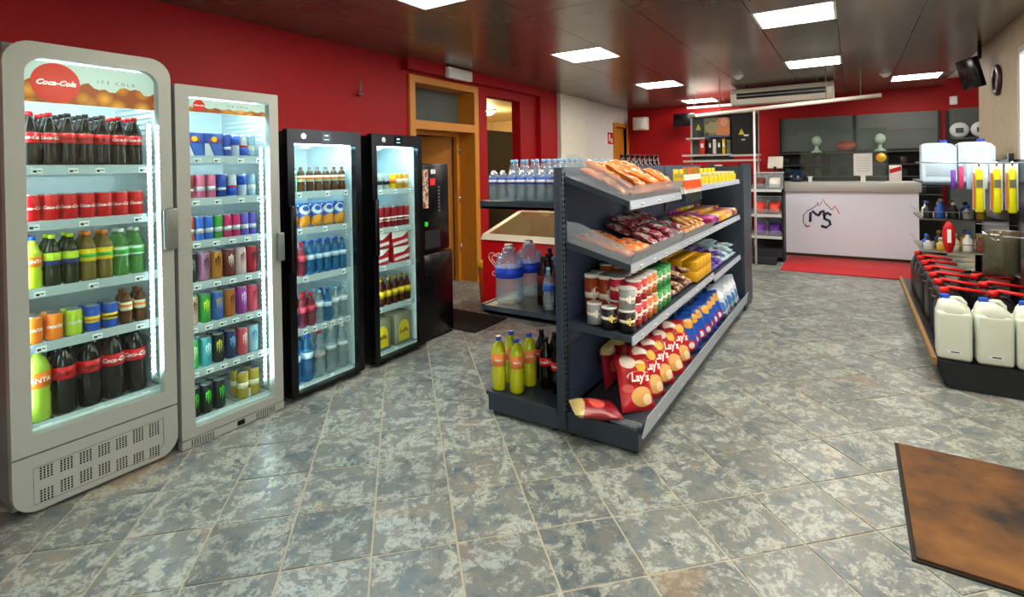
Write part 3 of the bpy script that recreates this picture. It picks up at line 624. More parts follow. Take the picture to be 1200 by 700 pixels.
# ---- cooler 2: square grey door
w2 = (.07, .54, .12, 1.925); c2 = cooler(1.38, .60, 1.985, 'grey cooler with square door and rows of energy drinks', SILV, w2, [.12, .39, .64, .88, 1.115, 1.355, 1.595], 'square', tagx={0: (.15, .55), 1: (.07, .24, .41, .57, .75, .9), 2: (.07, .24, .41, .57, .75, .9), 3: (.12, .35, .55, .75, .93), 4: (.12, .35, .55, .75, .93), 5: (.12, .38, .68, .93), 6: (.15, .38, .68, .93)})
header(c2, .075, .535, 1.845, 1.92, False)
kk = obj('kick_panel', MB().box(0, .6, 0, .045, .005, .05), c2, mats=SILV); vh = MB()
for base in (.05, .42):
    for i in range(9):
        for j in range(3): vh.add([(base+i*.014+.0045*math.cos(q*1.0472), -.0006, .015+j*.012+.0045*math.sin(q*1.0472)) for q in range(6)], [tuple(range(6))])
vh.box(.30, .345, -.001, 0, .014, .042)
o = sub(kk, 'vent_holes', vh, BLACK); o['kind'] = 'stuff'
WH2 = 'square grey cooler'
stock(1.38, w2, 1.596, ['fourpack', 'fourpack', 'bullb', 'bulls', 'bull', 'bullw'], 1, WH2, 2)
stock(1.38, w2, 1.356, ['sred', 'spink', 'spink', 'bullb', 'bull', 'bulls', 'bullw'], 2, WH2, 2)
stock(1.38, w2, 1.116, ['sorange', 'sblue', 'sblue', 'sgreen', 'smag', 'smag', 'spurple', 'spurple'], 3, WH2, 2)
stock(1.38, w2, .881, ['mdark', 'mmauve', 'morange', 'mdred', 'mwhite', 'mred'], 4, WH2, 2)
stock(1.38, w2, .641, ['mtan', 'mgreen', 'mblue', 'mamber', 'mpurple', 'mpink'], 5, WH2, 2)
stock(1.38, w2, .391, ['mbgreen', 'mteal', 'mbyel', 'mnavy', 'mrose', 'mice'], 6, WH2, 2)
stock(1.38, w2, .121, ['mblack', 'mblack', 'mblack', None, 'gold', 'gold'], 7, WH2, 2)
lone('price_card', MB().box(0, .09, 0, .002, 0, .05), WHITE, 'blank white card leaning on gold cans, square grey cooler', 'card', (-3.04-.095, 1.38+.37, .122), (0, 0, R(90)))
# ---- coolers 3 and 4: black
def black_top(t, Wd):
    obj('display', MB().box(Wd/2-.04, Wd/2+.04, -.002, 0, 1.70, 1.765, 0).box(Wd/2-.015, Wd/2+.015, -.003, -.002, 1.74, 1.75, 1).box(Wd/2-.02, Wd/2+.02, -.003, -.002, 1.715, 1.72, 1), t, mats=[M('#050506', .15), M('#9adcf0', .4, emit=1)])
    obj('badge', MB().lathe([(.02, 0), (.02, .003)], 16), t, (.12, 0, 1.735), (R(90), 0, 0), M('#c9ccd0', .25, .8))
    vn = MB().lathe([(.045, 0), (.04, -.012), (.015, -.02)], 16, (Wd/2, .25, 1.68)); obj('interior_lamp', vn, t, mats=WHITE)
w3 = (.05, .55, .07, 1.685); c3 = cooler(2.04, .60, 1.78, 'black glass-door cooler beside the square grey one', BLACK, w3, [.07, .44, .79, 1.115, 1.36], 'black', tagx={0: (.12, .62), 1: (.05, .2, .35, .5, .65, .78, .92), 2: (.22, .85), 3: (.15, .55, .88), 4: (.15, .6, .92)})
black_top(c3, .6); WH3 = 'left black cooler'
stock(2.04, w3, 1.361, ['sprite', 'smallbr', 'smallbr', 'smallbr', 'smallbr', 'smallbr', 'smallbr'], 1, WH3, 1)
stock(2.04, w3, 1.116, ['pouch0', 'pouch1', 'pouch0', 'pouch1', 'pouch0'], 2, WH3, 2, dpt=.07, group='juice pouches in the left black cooler')
stock(2.04, w3, .791, ['waterr', 'waterr', 'waterb', 'waterb', 'waterb', 'waterb', 'waterb'], 3, WH3, 2)
stock(2.04, w3, .441, ['waterb', 'waterr', 'waterr', 'water', 'waterb', 'water', 'water'], 4, WH3, 2)
stock(2.04, w3, .071, ['bigblue', 'bigblue', 'bigred', 'bigclear', 'bigclear'], 5, WH3, 2)
w4 = (.05, .50, .07, 1.685); c4 = cooler(2.745, .55, 1.78, 'black glass-door cooler of beers beside the coffee machine', BLACK, w4, [.07, .42, .745, 1.04, 1.345], 'black', tagx={0: (.5,), 1: (.15, .85), 2: (.25, .85), 3: (.2, .55, .9), 4: (.2, .55, .92)})
black_top(c4, .55); WH4 = 'right black cooler'
stock(2.745, w4, 1.346, ['ycan', 'scan', 'scan', 'ycan', 'amcan', 'amcan'], 1, WH4, 2)
stock(2.745, w4, 1.041, ['rcan']*6, 2, WH4, 2)
stock(2.745, w4, .746, ['redbox', 'redbox'], 3, WH4, 1); 
for k in range(2): put('redbox', (-3.04-.16, 2.745+.155+k*.21, .746+.127), (0, 0, R(90)), f'red beer carton, {("left", "right")[k]} of the two stacked on top, right black cooler', 'drinks in the right black cooler')
stock(2.745, w4, .421, ['gbeer']*6, 4, WH4, 2)
stock(2.745, w4, .071, ['beerbox', 'beerbox'], 5, WH4, 1)

# ================================================================== SNACK GONDOLA
GD = noisy('gondola_steel', ['#2c3541', '#35404d'], 3, .42, .2); GB = noisy('gondola_back_panel', ['#435370', '#4c5d7a'], 3, .36, .25); RAIL = M('#b2bcc6', .35, .2)
GY = [2.60, 3.55, 4.50, 5.70]
g = thing('snack_gondola', 'dark grey double-sided gondola with tilted snack shelves in mid-room', 'shelving', (-1.37, 2.6, 0))
for y in GY:
    p = part(g, 'upright', MB().rbox(-1.405, -1.345, y-.015, y+.03, .03, 1.5, .004, 1), GD)
    sl = MB()
    for k in range(46): sl.box(-1.3449, -1.3435, y-.004, y+.008, .1+k*.03, .118+k*.03)
    if y == GY[0]:
        for k in range(46): sl.box(-1.352, -1.346, y-.0165, y-.015, .1+k*.03, .118+k*.03)
    o = sub(p, 'slots', sl, BLACK); o['kind'] = 'stuff'
for a, b in zip(GY, GY[1:]):
    for z0 in (.14, .48, .82, 1.16): part(g, 'back_panel', MB().box(-1.39, -1.36, a+.032, b-.017, z0+.002, z0+.338), GB)
for a, b in zip(GY, GY[1:]):
    part(g, 'base_tray', MB().box(-1.34, -.925, a, b-.004, .115, .135).box(-.945, -.925, a, b-.004, .135, .15), GD)
    part(g, 'base_tray', MB().box(-1.905, -1.41, a, b-.004, .115, .135), GD)
    part(g, 'kick_plate', MB().box(-.955, -.94, a+.01, b-.004, .025, .114), GD); part(g, 'kick_plate', MB().box(-1.885, -1.87, a+.01, b-.004, .025, .114), GD)
for x0, x1 in ((-1.345, -.94), (-1.885, -1.405)):
    part(g, 'end_plate', MB().box(x0, x1, 2.595, 2.607, .025, .114), GD); part(g, 'end_lip', MB().box(x0-.0+.005, x1-.005, 2.585, 2.598, .114, .14), GD)
for x in (-1.86, -1.44, -1.33, -.97):
    for y in (2.64, 4.0, 5.6): part(g, 'foot', MB().lathe([(.018, 0), (.018, .006), (.007, .008), (.007, .026)], 8, (x, y, 0)), BLACKM)
# left shelves
for a, b in zip(GY, GY[1:]):
    for z in (1.30, .665): part(g, 'shelf', MB().box(-1.91, -1.41, a-.005, b-.01, z-.045, z-.03).box(-1.91, -1.41, a-.005, a+.01, z-.045, z).box(-1.925, -1.905, a-.005, b-.01, z-.045, z+.004).box(-1.41, -1.905, a+.01, b-.01, z-.03, z), GD)
# right shelves: (bay, back z, front z, tags, with clear tray)
def rshelf(a, b, zb, zf, tags, tray=.0, xf=-.97, strip=True):
    pr = [(-1.34, zb), (xf, zf), (xf, zf-.03), (-1.34, zb-.035)]
    s_ = part(g, 'shelf', MB().prism(pr, a+.005, b-.005, 'y'), GD)
    sub(s_, 'price_rail', MB().prism([(xf+.001, zf-.045), (xf+.012, zf-.04), (xf+.004, zf+.004), (xf+.001, zf+.004)], a+.002, b-.002, 'y'), RAIL)
    for k in range(tags):
        o = obj('price_tag', PT, s_, (xf+.014, a+(b-a)*(k+.6)/(tags+.3), zf-.038), (R(0), 0, R(90)))
    if tray:
        f = (zb-zf)/(-1.34-xf); n = Vector((0, 0, 1))
        def zz(x): return zf+(x-xf)*f
        sub(s_, 'clear_front', MB().prism([(xf-.006, zf+.002), (xf-.002, zf+.002), (xf+.03, zf+tray), (xf+.026, zf+tray)], a+.008, b-.008, 'y'), ACRY)
        sub(s_, 'clear_side', MB().prism([(-1.335, zz(-1.335)+.002), (xf-.01, zf+.002), (xf+.022, zf+tray), (-1.27, zz(-1.27)+tray*1.7), (-1.335, zz(-1.335)+tray*1.5)], a+.008, a+.011, 'y'), ACRY)
    return s_
rshelf(GY[0], GY[1], 1.45, 1.315, 3, .085)
rshelf(GY[1], GY[2], 1.345, 1.345, 0); rshelf(GY[2], GY[3], 1.345, 1.345, 6)
rshelf(GY[0], GY[1], 1.085, .985, 4, .075); rshelf(GY[1], GY[2], 1.085, .985, 7, .06); rshelf(GY[2], GY[3], 1.02, .985, 6, .0)
rshelf(GY[0], GY[1], .635, .61, 4); rshelf(GY[1], GY[2], .635, .61, 4); rshelf(GY[2], GY[3], .60, .58, 4)
for a, b in zip(GY, GY[1:]):
    ra = part(g, 'base_rail', MB().prism([(-.925, .10), (-.912, .10), (-.89, .215), (-.894, .215)], a, b-.006, 'y'), RAIL)
    for k in range(2): obj('price_tag', PTS, ra, (-.905, a+(b-a)*(k+.5)/2, .125), (R(-12), 0, R(90)))
part(g, 'clear_divider', MB().box(-1.33, -.93, 2.615, 2.618, .137, .17), ACRY)
# far end unit of the gondola
e = thing('end_unit', 'dark end shelving unit closing the far end of the gondola', 'shelving', (-1.37, 5.95, 0))
part(e, 'side_panel', MB().box(-.96, -.93, 5.74, 6.2, .03, 1.5), GD); part(e, 'side_panel', MB().box(-1.81, -1.78, 5.74, 6.2, .03, 1.5), GD); part(e, 'back_panel', MB().box(-1.78, -.96, 5.75, 5.78, .03, 1.48), GD)
for z in (.12, .5, .85, 1.2): part(e, 'shelf', MB().box(-1.78, -.96, 5.785, 6.2, z, z+.03), GD)
sl = MB()
for k in range(46): sl.box(-.9295, -.928, 6.165, 6.18, .1+k*.03, .118+k*.03)
o = part(e, 'slots', sl, M('#8a9098', .5)); o['kind'] = 'stuff'
for x in (-1.79, -.95):
    for y in (5.78, 6.15): part(e, 'foot', MB().lathe([(.015, 0), (.015, .03)], 8, (x, y, 0)), BLACKM)

# ---- water and soda on the left side
for k in range(7):
    put('short', (-1.86+k*.068, 2.655, 1.301), (0, 0, R(20)), f'short clear water bottle with blue label, {nth(k+1)} from left, gondola end row', 'short water bottles on the gondola')
n_ = 0
for r, y in enumerate((2.735, 2.81, 2.885, 2.96)):
    for k in range(6):
        if k == 0 and r == 0 or r > 1 and k < 3: continue
        n_ += 1; put('half', (-1.82+k*.075, y, 1.301), (0, 0, R(30)), f'taller blue-capped water bottle, {nth(k+1)} from left, {nth(r+1)} row behind the short ones', 'tall water bottles on the gondola')
for k in range(14): put('half' if k < 6 else 'darkbot', (-1.47, 3.08+k*.12, 1.301), (0, 0, 0), f'{"blue-capped" if k < 6 else "dark"} bottle whose top shows over the gondola, {nth(k+1)} from near', 'bottles along the gondola top')
put('jug', (-1.80, 2.72, .667), (0, 0, R(40)), 'five litre water jug with blue label, foremost on the middle shelf', 'water jugs on the gondola'); put('jug', (-1.78, 2.925, .667), (0, 0, R(40)), 'five litre water jug with blue label, behind the foremost jug', 'water jugs on the gondola')
for k, (x, y, kd) in enumerate(((-1.50, 2.68, 'half'), (-1.59, 2.78, 'darkbot'), (-1.49, 2.77, 'darkbot'), (-1.62, 2.89, 'darkbot'), (-1.52, 2.87, 'darkbot'), (-1.64, 3.0, 'half'), (-1.54, 2.98, 'darkbot'), (-1.72, 3.1, 'darkbot'), (-1.62, 3.1, 'darkbot'), (-1.82, 3.12, 'half'))):
    put(kd, (x, y, .667), (0, 0, R(25)), f'{"clear water" if kd == "half" else "dark soda"} bottle beside the water jugs, {nth(k+1)} counted from the post', 'bottles beside the jugs')
for k, (x, y) in enumerate(((-1.85, 2.66), (-1.73, 2.68), (-1.84, 2.79), (-1.72, 2.81))):
    put('fantaylw', (x, y, .137), (0, 0, R(35)), ('yellow-green soda bottle nearest the gondola corner, orange label', 'yellow-green soda bottle, right of the front pair, orange label', 'yellow-green soda bottle behind the corner one, orange label', 'yellow-green soda bottle, right of the rear pair, orange label')[k], 'yellow-green soda bottles on the base')
for k, (x, y) in enumerate(((-1.61, 2.83), (-1.51, 2.80), (-1.61, 2.94), (-1.51, 2.91), (-1.71, 2.95), (-1.62, 3.05), (-1.52, 3.02))):
    put('colaclear', (x, y, .137), (0, 0, R(25)), f'cola bottle with dark cap on the gondola base, {nth(k+1)} counted from the near end', 'cola bottles on the gondola base')
# ---- snack kinds
bagkind('pastry', 'pastry_bag', 'bag', 'orange wrapped pastry', .115, .175, .042, printed('orange_pastry_print', '#e8823c', [(.5, .5, .32, .2, '#f3b487'), (.45, .5, .16, .08, '#8a3a1c')], .3, ('#c9602a', 3.5, .58)))
bagkind('brownbag', 'pastry_bag', 'bag', 'brown wrapped pastry', .12, .19, .05, printed('brown_pastry_print', '#a85a2a', [(.5, .4, .3, .2, '#6e2c18'), (.5, .72, .3, .1, '#e7c078')], .3, ('#d68a4a', 4, .55)))
bagkind('redpack', 'candy_bag', 'bag', 'burgundy and white candy bag', .1, .17, .035, printed('burgundy_candy_print', '#7c1a30', [(.5, .55, .35, .16, '#e8dcd8'), (.5, .3, .3, .1, '#c03048')], .3, ('#d8c0bc', 5, .56)))
bagkind('tanbar', 'candy_bar', 'bar', 'tan wrapped candy bar', .055, .16, .03, printed('tan_bar_print', '#d08a4a', [(.5, .5, .4, .2, '#f0d08a'), (.5, .85, .5, .1, '#7a3a20')], .3), 2, .003)
bagkind('chipr', 'chip_bag', 'bag', 'red potato chip bag', .225, .30, .09, printed('red_chip_print', '#c9202a', [(.3, .86, .2, .12, '#efe0d0'), (.64, .78, .17, .10, '#f4c23a'), (.55, .60, .36, .09, '#f2ece4'), (.5, .56, .28, .05, '#c9202a'), (.55, .25, .32, .17, '#e9b46a'), (.7, .2, .15, .09, '#f6deb0'), (.2, .4, .12, .07, '#e05a50')], .28))
bagkind('chipb', 'chip_bag', 'bag', 'blue snack bag', .17, .27, .085, printed('blue_chip_print', '#1f4fae', [(.5, .2, .26, .14, '#c8202c'), (.5, .2, .14, .08, '#f2f0ee'), (.6, .75, .3, .13, '#e8a838'), (.2, .55, .12, .2, '#6aa0e0')], .28))
bagkind('chipw', 'chip_bag', 'bag', 'white and pale blue snack bag', .17, .27, .085, printed('pale_chip_print', '#c6d4de', [(.5, .3, .3, .16, '#4a78b0'), (.5, .7, .35, .12, '#f2f4f4')], .28))
bagkind('chipd', 'chip_bag', 'bag', 'dark red snack bag with gold top', .18, .26, .08, printed('dark_chip_print', '#8a1420', [(.5, .92, .6, .16, '#c8b070'), (.5, .5, .3, .16, '#d85a4a')], .28), 2)
bagkind('purp', 'candy_bag', 'bag', 'purple and white sweet bag', .1, .15, .035, printed('purple_sweet_print', '#5a3c9c', [(.5, .5, .36, .2, '#d8d0ea'), (.5, .75, .3, .1, '#b8485a')], .3), 2)
bagkind('icy', 'candy_bag', 'bag', 'pale teal sweet bag', .1, .15, .035, printed('teal_sweet_print', '#a9c6cc', [(.5, .5, .36, .2, '#f0f4f4'), (.5, .75, .3, .1, '#3f8a94')], .3), 2)
for q in range(3):
    nm_, ca_, wo_, hw_, pa_ = KIND[f'chipr{q}']; lg = MB(); m_ = 18
    lg.add([(.075*math.cos(2*math.pi*i/m_), -.0575, .172+.034*math.sin(2*math.pi*i/m_)) for i in range(m_)], [tuple(range(m_))], mi=0); text_on(lg, "Lay's", .062, 0, -.059, .172, .15, .002, mi=1)
    KIND[f'chipr{q}'] = (nm_, ca_, wo_, hw_, [('bag', pa_[0][1], [('logo', lg.mesh('logo', [M('#c8101c', .35), cW]))])])
def lie(kb, nv, words, grp, cols, xrows, shelf, y0, dy, layers=1, jit=12, where='', lift=.027):
    xb, zb, xf, zf = shelf; sl_ = (zb-zf)/(xf-xb); th = math.atan(sl_); i = 0
    for L_ in range(layers):
        for k in range(cols if L_ == 0 else cols-1):
            for q, x in enumerate(xrows):
                if L_ and q == 0 and k % 2: continue
                i += 1; kd = f'{kb}{(k+q+L_) % nv}'; z = zf+(xf-x)*sl_+lift+L_*.048
                put(kd, (x, y0+dy*k+dy*.5*L_+random.uniform(-.01, .01), z), (-(math.pi/2-th)+R(random.uniform(-4, 8)), 0, R(90+random.uniform(-jit, jit))), f'{words}, {nth(k+1)} from near end, {("front", "back")[q]} row, {("lower", "upper", "top")[L_]} layer, {where}', grp)
S1 = (-1.34, 1.45, -.97, 1.315); S2 = (-1.34, 1.085, -.97, .985)
lie('pastry', 3, 'orange wrapped pastry', 'orange pastries on the top shelf', 6, (-.99, -1.165), S1, 2.80, .125, 2, where='top gondola shelf')
for k in range(3): put(f'brownbag{k % 3}', (-1.0, 2.70+k*.035, 1.345+k*.03), (-R(58), R(8*k), R(90-10+10*k)), f'brown wrapped pastry, {nth(k+1)} of three at the near end, top gondola shelf', 'brown pastries on the top shelf')
lie('pastry', 3, 'orange wrapped pastry', 'orange pastries on the second shelf', 3, (-1.0,), S2, 2.72, .13, 1, 8, where='second gondola shelf'); lie('pastry', 3, 'orange pastry lying farther in', 'orange pastries on the second shelf', 2, (-1.17,), S2, 2.75, .14, 1, 8, where='second gondola shelf')
lie('redpack', 3, 'burgundy and white candy bag', 'burgundy candy bags on the second shelf', 6, (-1.0, -1.175), S2, 3.16, .112, 2, 8, where='second gondola shelf')
lie('tanbar', 2, 'tan wrapped candy bar', 'tan candy bars on the second shelf', 9, (-1.0,), S2, 3.85, .068, 2, 4, where='second gondola shelf', lift=.018)
# boxes of bars
def barbox(kind, words, col, col2, w=.11, d=.18, h=.07):
    mb = MB().box(-w/2, w/2, -d/2, d/2, 0, .005, 0).box(-w/2, w/2, -d/2, -d/2+.004, 0, h*.6, 0).box(-w/2, w/2, d/2-.004, d/2, 0, h*1.2, 0).box(-w/2, -w/2+.003, -d/2+.004, d/2-.004, 0, h*.6, 0).box(w/2-.003, w/2, -d/2+.004, d/2-.004, 0, h*.6, 0)
    bars = MB()
    for i in range(4): bars.rbox(-w/2+.006+i*(w-.012)/4, -w/2+.003+(i+1)*(w-.012)/4, -d/2+.01, d/2-.01, .006, h*.85, .006, 1)
    KIND[kind] = ('display_box', 'box', words, w/2, [('carton', mb.mesh('carton', M(col, .4)), []), ('bars', bars.mesh('bars', M(col2, .35)), [])])
barbox('bxpurple', 'purple box of bars', '#6a2f86', '#8a4aa0'); barbox('bxpink', 'magenta box of bars', '#b02a78', '#c84a8e'); barbox('bxyel', 'yellow box of bars', '#e0b02a', '#d89a4a'); barbox('bxcream', 'cream box of bars', '#d8c8a0', '#c87a5a'); barbox('bxor', 'orange box of bars', '#d8782a', '#e8c080')
for k, kd in enumerate(('bxpink', 'bxpurple', 'bxor', 'bxyel', 'bxyel', 'bxcream', 'bxyel', 'bxpurple', 'bxor')):
    put(kd, (-1.065, 4.575+k*.123, 1.0045), (0, 0, R(90)), f'{KIND[kd][2]}, {nth(k+1)} from near end, front row, second gondola shelf far bay', 'boxes of bars on the second shelf')
    put(kd, (-1.248, 4.575+k*.123, 1.0215), (0, 0, R(90)), f'{KIND[kd][2]}, {nth(k+1)} from near end, back row, second gondola shelf far bay', 'boxes of bars on the second shelf')
barbox('bxlong', 'yellow-edged box of small packets', '#e8c818', '#a8a05a', .13, .2, .1)
for k in range(9): put('bxlong', (-1.07, 4.16+k*.165, 1.347), (0, 0, R(90)), f'yellow-edged box of small packets, {nth(k+1)} along, top gondola shelf far bays', 'yellow boxes on the top shelf')
# stick packs hanging on a strip
SK = [M('#e85a1c', .35), M('#f2efe8', .35), M('#3a9a3a', .35), M('#1c2a20', .35)]
for k in range(9):
    for r in range(2):
        mb = MB().box(-.014, .014, -.004, .004, 0, .06, 3 if r else 0).box(-.014, .014, -.004, .004, .06, .10, 1).box(-.014, .014, -.004, .004, .10, .15, (0, 2, 0)[k % 3])
        lone('stick_pack', mb, SK, f'slim orange and white stick pack, {nth(k+1)} along, {("upper", "lower")[r]} strip beside yellow boxes', 'packet', (-.945, 3.62+k*.05, 1.335-r*.09), (R(-6), 0, R(90)), 'hanging stick packs')
# ---- third shelf: canned crisps
def crisp(kind, words, col, h, lid='#e8e6e0'):
    KIND[kind] = ('crisp_can', 'can', words, .044, [('tube', MB().lathe([(.043, 0), (.043, h*.93)], 14, mi=0).lathe([(.0432, h*.42), (.0432, h*.56)], 14, mi=1).mesh('tube', [M(col, .35), M('#efe6d2', .4)]), []), ('label_mark', MB().add([(.0437*math.sin(a*.9), -.0437*math.cos(a*.9), h*.5+b*h*.2) for a, b in [(math.cos(i*math.pi/5)*.8, math.sin(i*math.pi/5)) for i in range(10)]], [tuple(range(10))]).mesh('label_mark', M('#f4d24a' if col == '#15151a' else '#f6f0e4', .4)), []), ('lid', MB().lathe([(.044, h*.91), (.044, h*.985), (.039, h), (0, h*.985)], 14).mesh('lid', M(lid, .4)), [])])
crisp('cblack', 'short black crisp can with white lid', '#15151a', .115); crisp('cgrey', 'short grey-white crisp can with white lid', '#9a9c98', .115); crisp('cred', 'red crisp can', '#c8283a', .125); crisp('cora', 'orange crisp can', '#e0762a', .125); crisp('cgreen', 'green crisp can', '#3f9f50', .125, '#2f8a48'); crisp('cbrown', 'tall russet crisp can', '#9a3f18', .235); crisp('cplum', 'plum crisp can', '#6a2440', .125)
put('cblack', (-1.115, 2.66, .628), (0, 0, R(55)), 'short black crisp can, left of the front pair'); put('cblack', (-1.018, 2.67, .622), (0, 0, R(55)), 'short black crisp can, right of the front pair'); put('cgrey', (-1.21, 2.68, .634), (0, 0, R(55)), 'short grey-white crisp can behind the left black one'); put('cgrey', (-1.018, 2.675, .739), (0, 0, R(55)), 'short grey-white crisp can standing on the right black can')
for r, x in enumerate((-1.02, -1.112, -1.204, -1.294)):
    for k, kd in enumerate(('cred', 'cred', 'cora', 'cora', 'cgreen', 'cgreen', 'cgreen')):
        if r > 1 and k < 3:
            if k: put('cbrown', (x, 2.74+k*.092, .638), (0, 0, R(60)), f'tall russet crisp can, {nth(k)} along, {nth(r-1)} back row, third shelf', 'tall crisp cans'); continue
            continue
        for lv in range(2):
            if r > 2 and lv == 0: pass
            put(kd, (x, 2.775+k*.092, .623+(-.97-x)*.07+lv*.126), (0, 0, R(55)), f'{KIND[kd][2]}, {nth(k+1)} along, {nth(r+1)} row from front, {("lower", "upper")[lv]} tier, third shelf', 'small crisp cans on the third shelf')
# sweet boxes
bagkind('choc', 'candy_bag', 'bag', 'brown and pink chocolate bag', .1, .15, .04, printed('chocolate_print', '#4a1c18', [(.5, .3, .36, .2, '#d8a878'), (.5, .75, .36, .14, '#c05a72')], .3, ('#e0c8b0', 5, .6)), 3)
lie('choc', 3, 'brown and pink chocolate bag', 'chocolate bags on the third shelf', 5, (-1.0, -1.165), (-1.34, .635, -.97, .61), 3.53, .105, 3, 8, where='third gondola shelf')
KIND['goldbox'] = ('sweet_box', 'box', 'yellow sweet box', .045, [('carton', MB().rbox(-.045, .045, -.055, .055, 0, .075, .003, 1).mesh('carton', M('#e0a80c', .4)), []), ('lid_mark', MB().lathe([(.026, .0752), (.026, .0758)], 12).mesh('lid_mark', M('#8a5a10', .4)), [])])
for k in range(5):
    for r in range(3):
        for lv in range(2): put('goldbox', (-1.035-r*.113, 4.06+k*.094, .6235+r*.0078+lv*.077), (0, 0, R(90)), f'yellow sweet box, {nth(k+1)} along, {nth(r+1)} row from front, {("lower", "upper")[lv]} tier, third shelf', 'yellow sweet boxes')
S3 = (-1.34, .60, -.97, .58)
lie('purp', 2, 'purple and white sweet bag', 'purple sweet bags', 5, (-1.0, -1.17), S3, 4.6, .11, 3, 8, where='third gondola shelf'); lie('icy', 2, 'pale teal sweet bag', 'teal sweet bags', 5, (-1.0, -1.17), S3, 5.17, .11, 3, 8, where='third gondola shelf')
# ---- bottom shelf: bags of chips leaning back
def lean(kb, nv, words, grp, y0, dy, n, x=-.99, rx=-32, where='bottom gondola shelf', row='front', z=.138, tilt=0, rz=90):
    for k in range(n): put(f'{kb}{k % nv}', (x+random.uniform(-.01, .01), y0+k*dy, z), (R(rx+random.uniform(-3, 3)), R(tilt+random.uniform(-3, 3)), R(rz+random.uniform(-5, 5))), f'{words}, {nth(k+1)} from near end, {row} row, {where}', grp)
lean('chipr', 3, 'red potato chip bag', 'red chip bags', 2.80, .2, 5, x=-1.0, rx=-27, tilt=7, rz=60)
lean('chipd', 2, 'dark red gold-topped snack bag', 'dark snack bags', 3.06, .2, 4, x=-1.28, rx=-6, row='rear')
put('chipd0', (-1.07, 2.665, .18), (-R(82), 0, R(128)), 'dark red gold-topped snack bag lying flat at the near end', 'dark snack bags')
lean('chipb', 3, 'blue snack bag', 'blue snack bags', 3.86, .15, 7, x=-1.0, rx=-20, rz=55); lean('chipb', 3, 'blue snack bag', 'blue snack bags', 3.88, .19, 5, x=-1.28, rx=-6, row='rear')
lean('chipw', 3, 'white and pale blue snack bag', 'pale snack bags', 4.92, .15, 5, x=-1.0, rx=-20, rz=55); lean('chipw', 3, 'white and pale blue snack bag', 'pale snack bags', 4.85, .19, 4, x=-1.28, rx=-6, row='rear')

# ================================================================== BEHIND THE GONDOLA
FX0, FX1, FY0, FY1 = -3.2, -2.1, 4.35, 5.1
fz = thing('ice_cream_freezer', 'red ice cream chest freezer with sloped glass lid behind the gondola', 'freezer', (-2.65, 4.7, 0))
prof_ = [(FY0, .06), (FY1, .06), (FY1, .98), (FY1-.06, .98), (FY0+.02, .80), (FY0, .78)]
part(fz, 'body', MB().prism(prof_, FX0, FX1, 'x'), M('#c8141c', .3)); part(fz, 'plinth', MB().box(FX0+.03, FX1-.03, FY0+.03, FY1-.03, 0, .06), BLACKM)
lid = part(fz, 'lid_frame', MB().prism([(FY0-.015, .78), (FY0+.02, .825), (FY1-.05, 1.005), (FY1+.01, 1.005), (FY1+.01, .985), (FY1-.06, .985), (FY0+.02, .80), (FY0, .775)], FX0-.01, FX0+.05, 'x').prism([(FY0-.015, .78), (FY0+.02, .825), (FY1-.05, 1.005), (FY1+.01, 1.005), (FY1+.01, .985), (FY1-.06, .985), (FY0+.02, .80), (FY0, .775)], FX1-.05, FX1+.01, 'x').prism([(FY0-.02, .775), (FY0+.03, .832), (FY0+.05, .825), (FY0+.02, .775)], FX0-.01, FX1+.01, 'x').box(FX0, FX1, FY1-.06, FY1+.01, .985, 1.01), M('#cfc6b0', .4))
sub(lid, 'glass_lid', MB().prism([(FY0+.04, .832), (FY1-.06, 1.0), (FY1-.06, .995), (FY0+.04, .827)], FX0+.05, FX1-.05, 'x'), clear('freezer_glass', '#c8b48a', .35, '#9a8a62', .08))
ht = MB(); pts = []
for i in range(33):
    t = 2*math.pi*i/32; x = .0052*16*math.sin(t)**3; z = .0052*(13*math.cos(t)-5*math.cos(2*t)-2*math.cos(3*t)-math.cos(4*t)); pts.append((FX0+.16+x, FY0-.003, .58+z))
ht.tube(pts[:-1], .007, 5, closed=True); ht.tube([(p[0]*.55+(FX0+.16)*.45, p[1], p[2]*.55+.58*.45) for p in pts[3:-3]], .006, 5)
part(fz, 'heart_logo', ht, M('#f4b9b4', .4)); part(fz, 'lettering', text_on(MB(), 'OLA', .07, FX0+.18, FY0-.003, .43, 0, .002), M('#f4b9b4', .4))
bn = thing('waste_bin', 'orange bin with yellow rim beside the ice cream freezer', 'bin', (-3.38, 4.75, 0))
obj('bin_body', MB().lathe([(.10, 0), (.13, .02), (.15, .40)], 18), bn, mats=M('#b84a1c', .4)); obj('bin_rim', MB().lathe([(.155, .40), (.16, .43), (.14, .47), (.08, .48)], 18), bn, mats=M('#e8b82a', .35))
lone('ice_cream_poster', MB().box(-3.15, -2.35, 5.12, 5.13, .95, 1.12), printed('ice_poster', '#c8141c', [(.3, .5, .1, .4, '#f0c040'), (.7, .5, .12, .5, '#f2e8e0')], .4), 'red ice cream sign rising behind the freezer lid', 'sign')
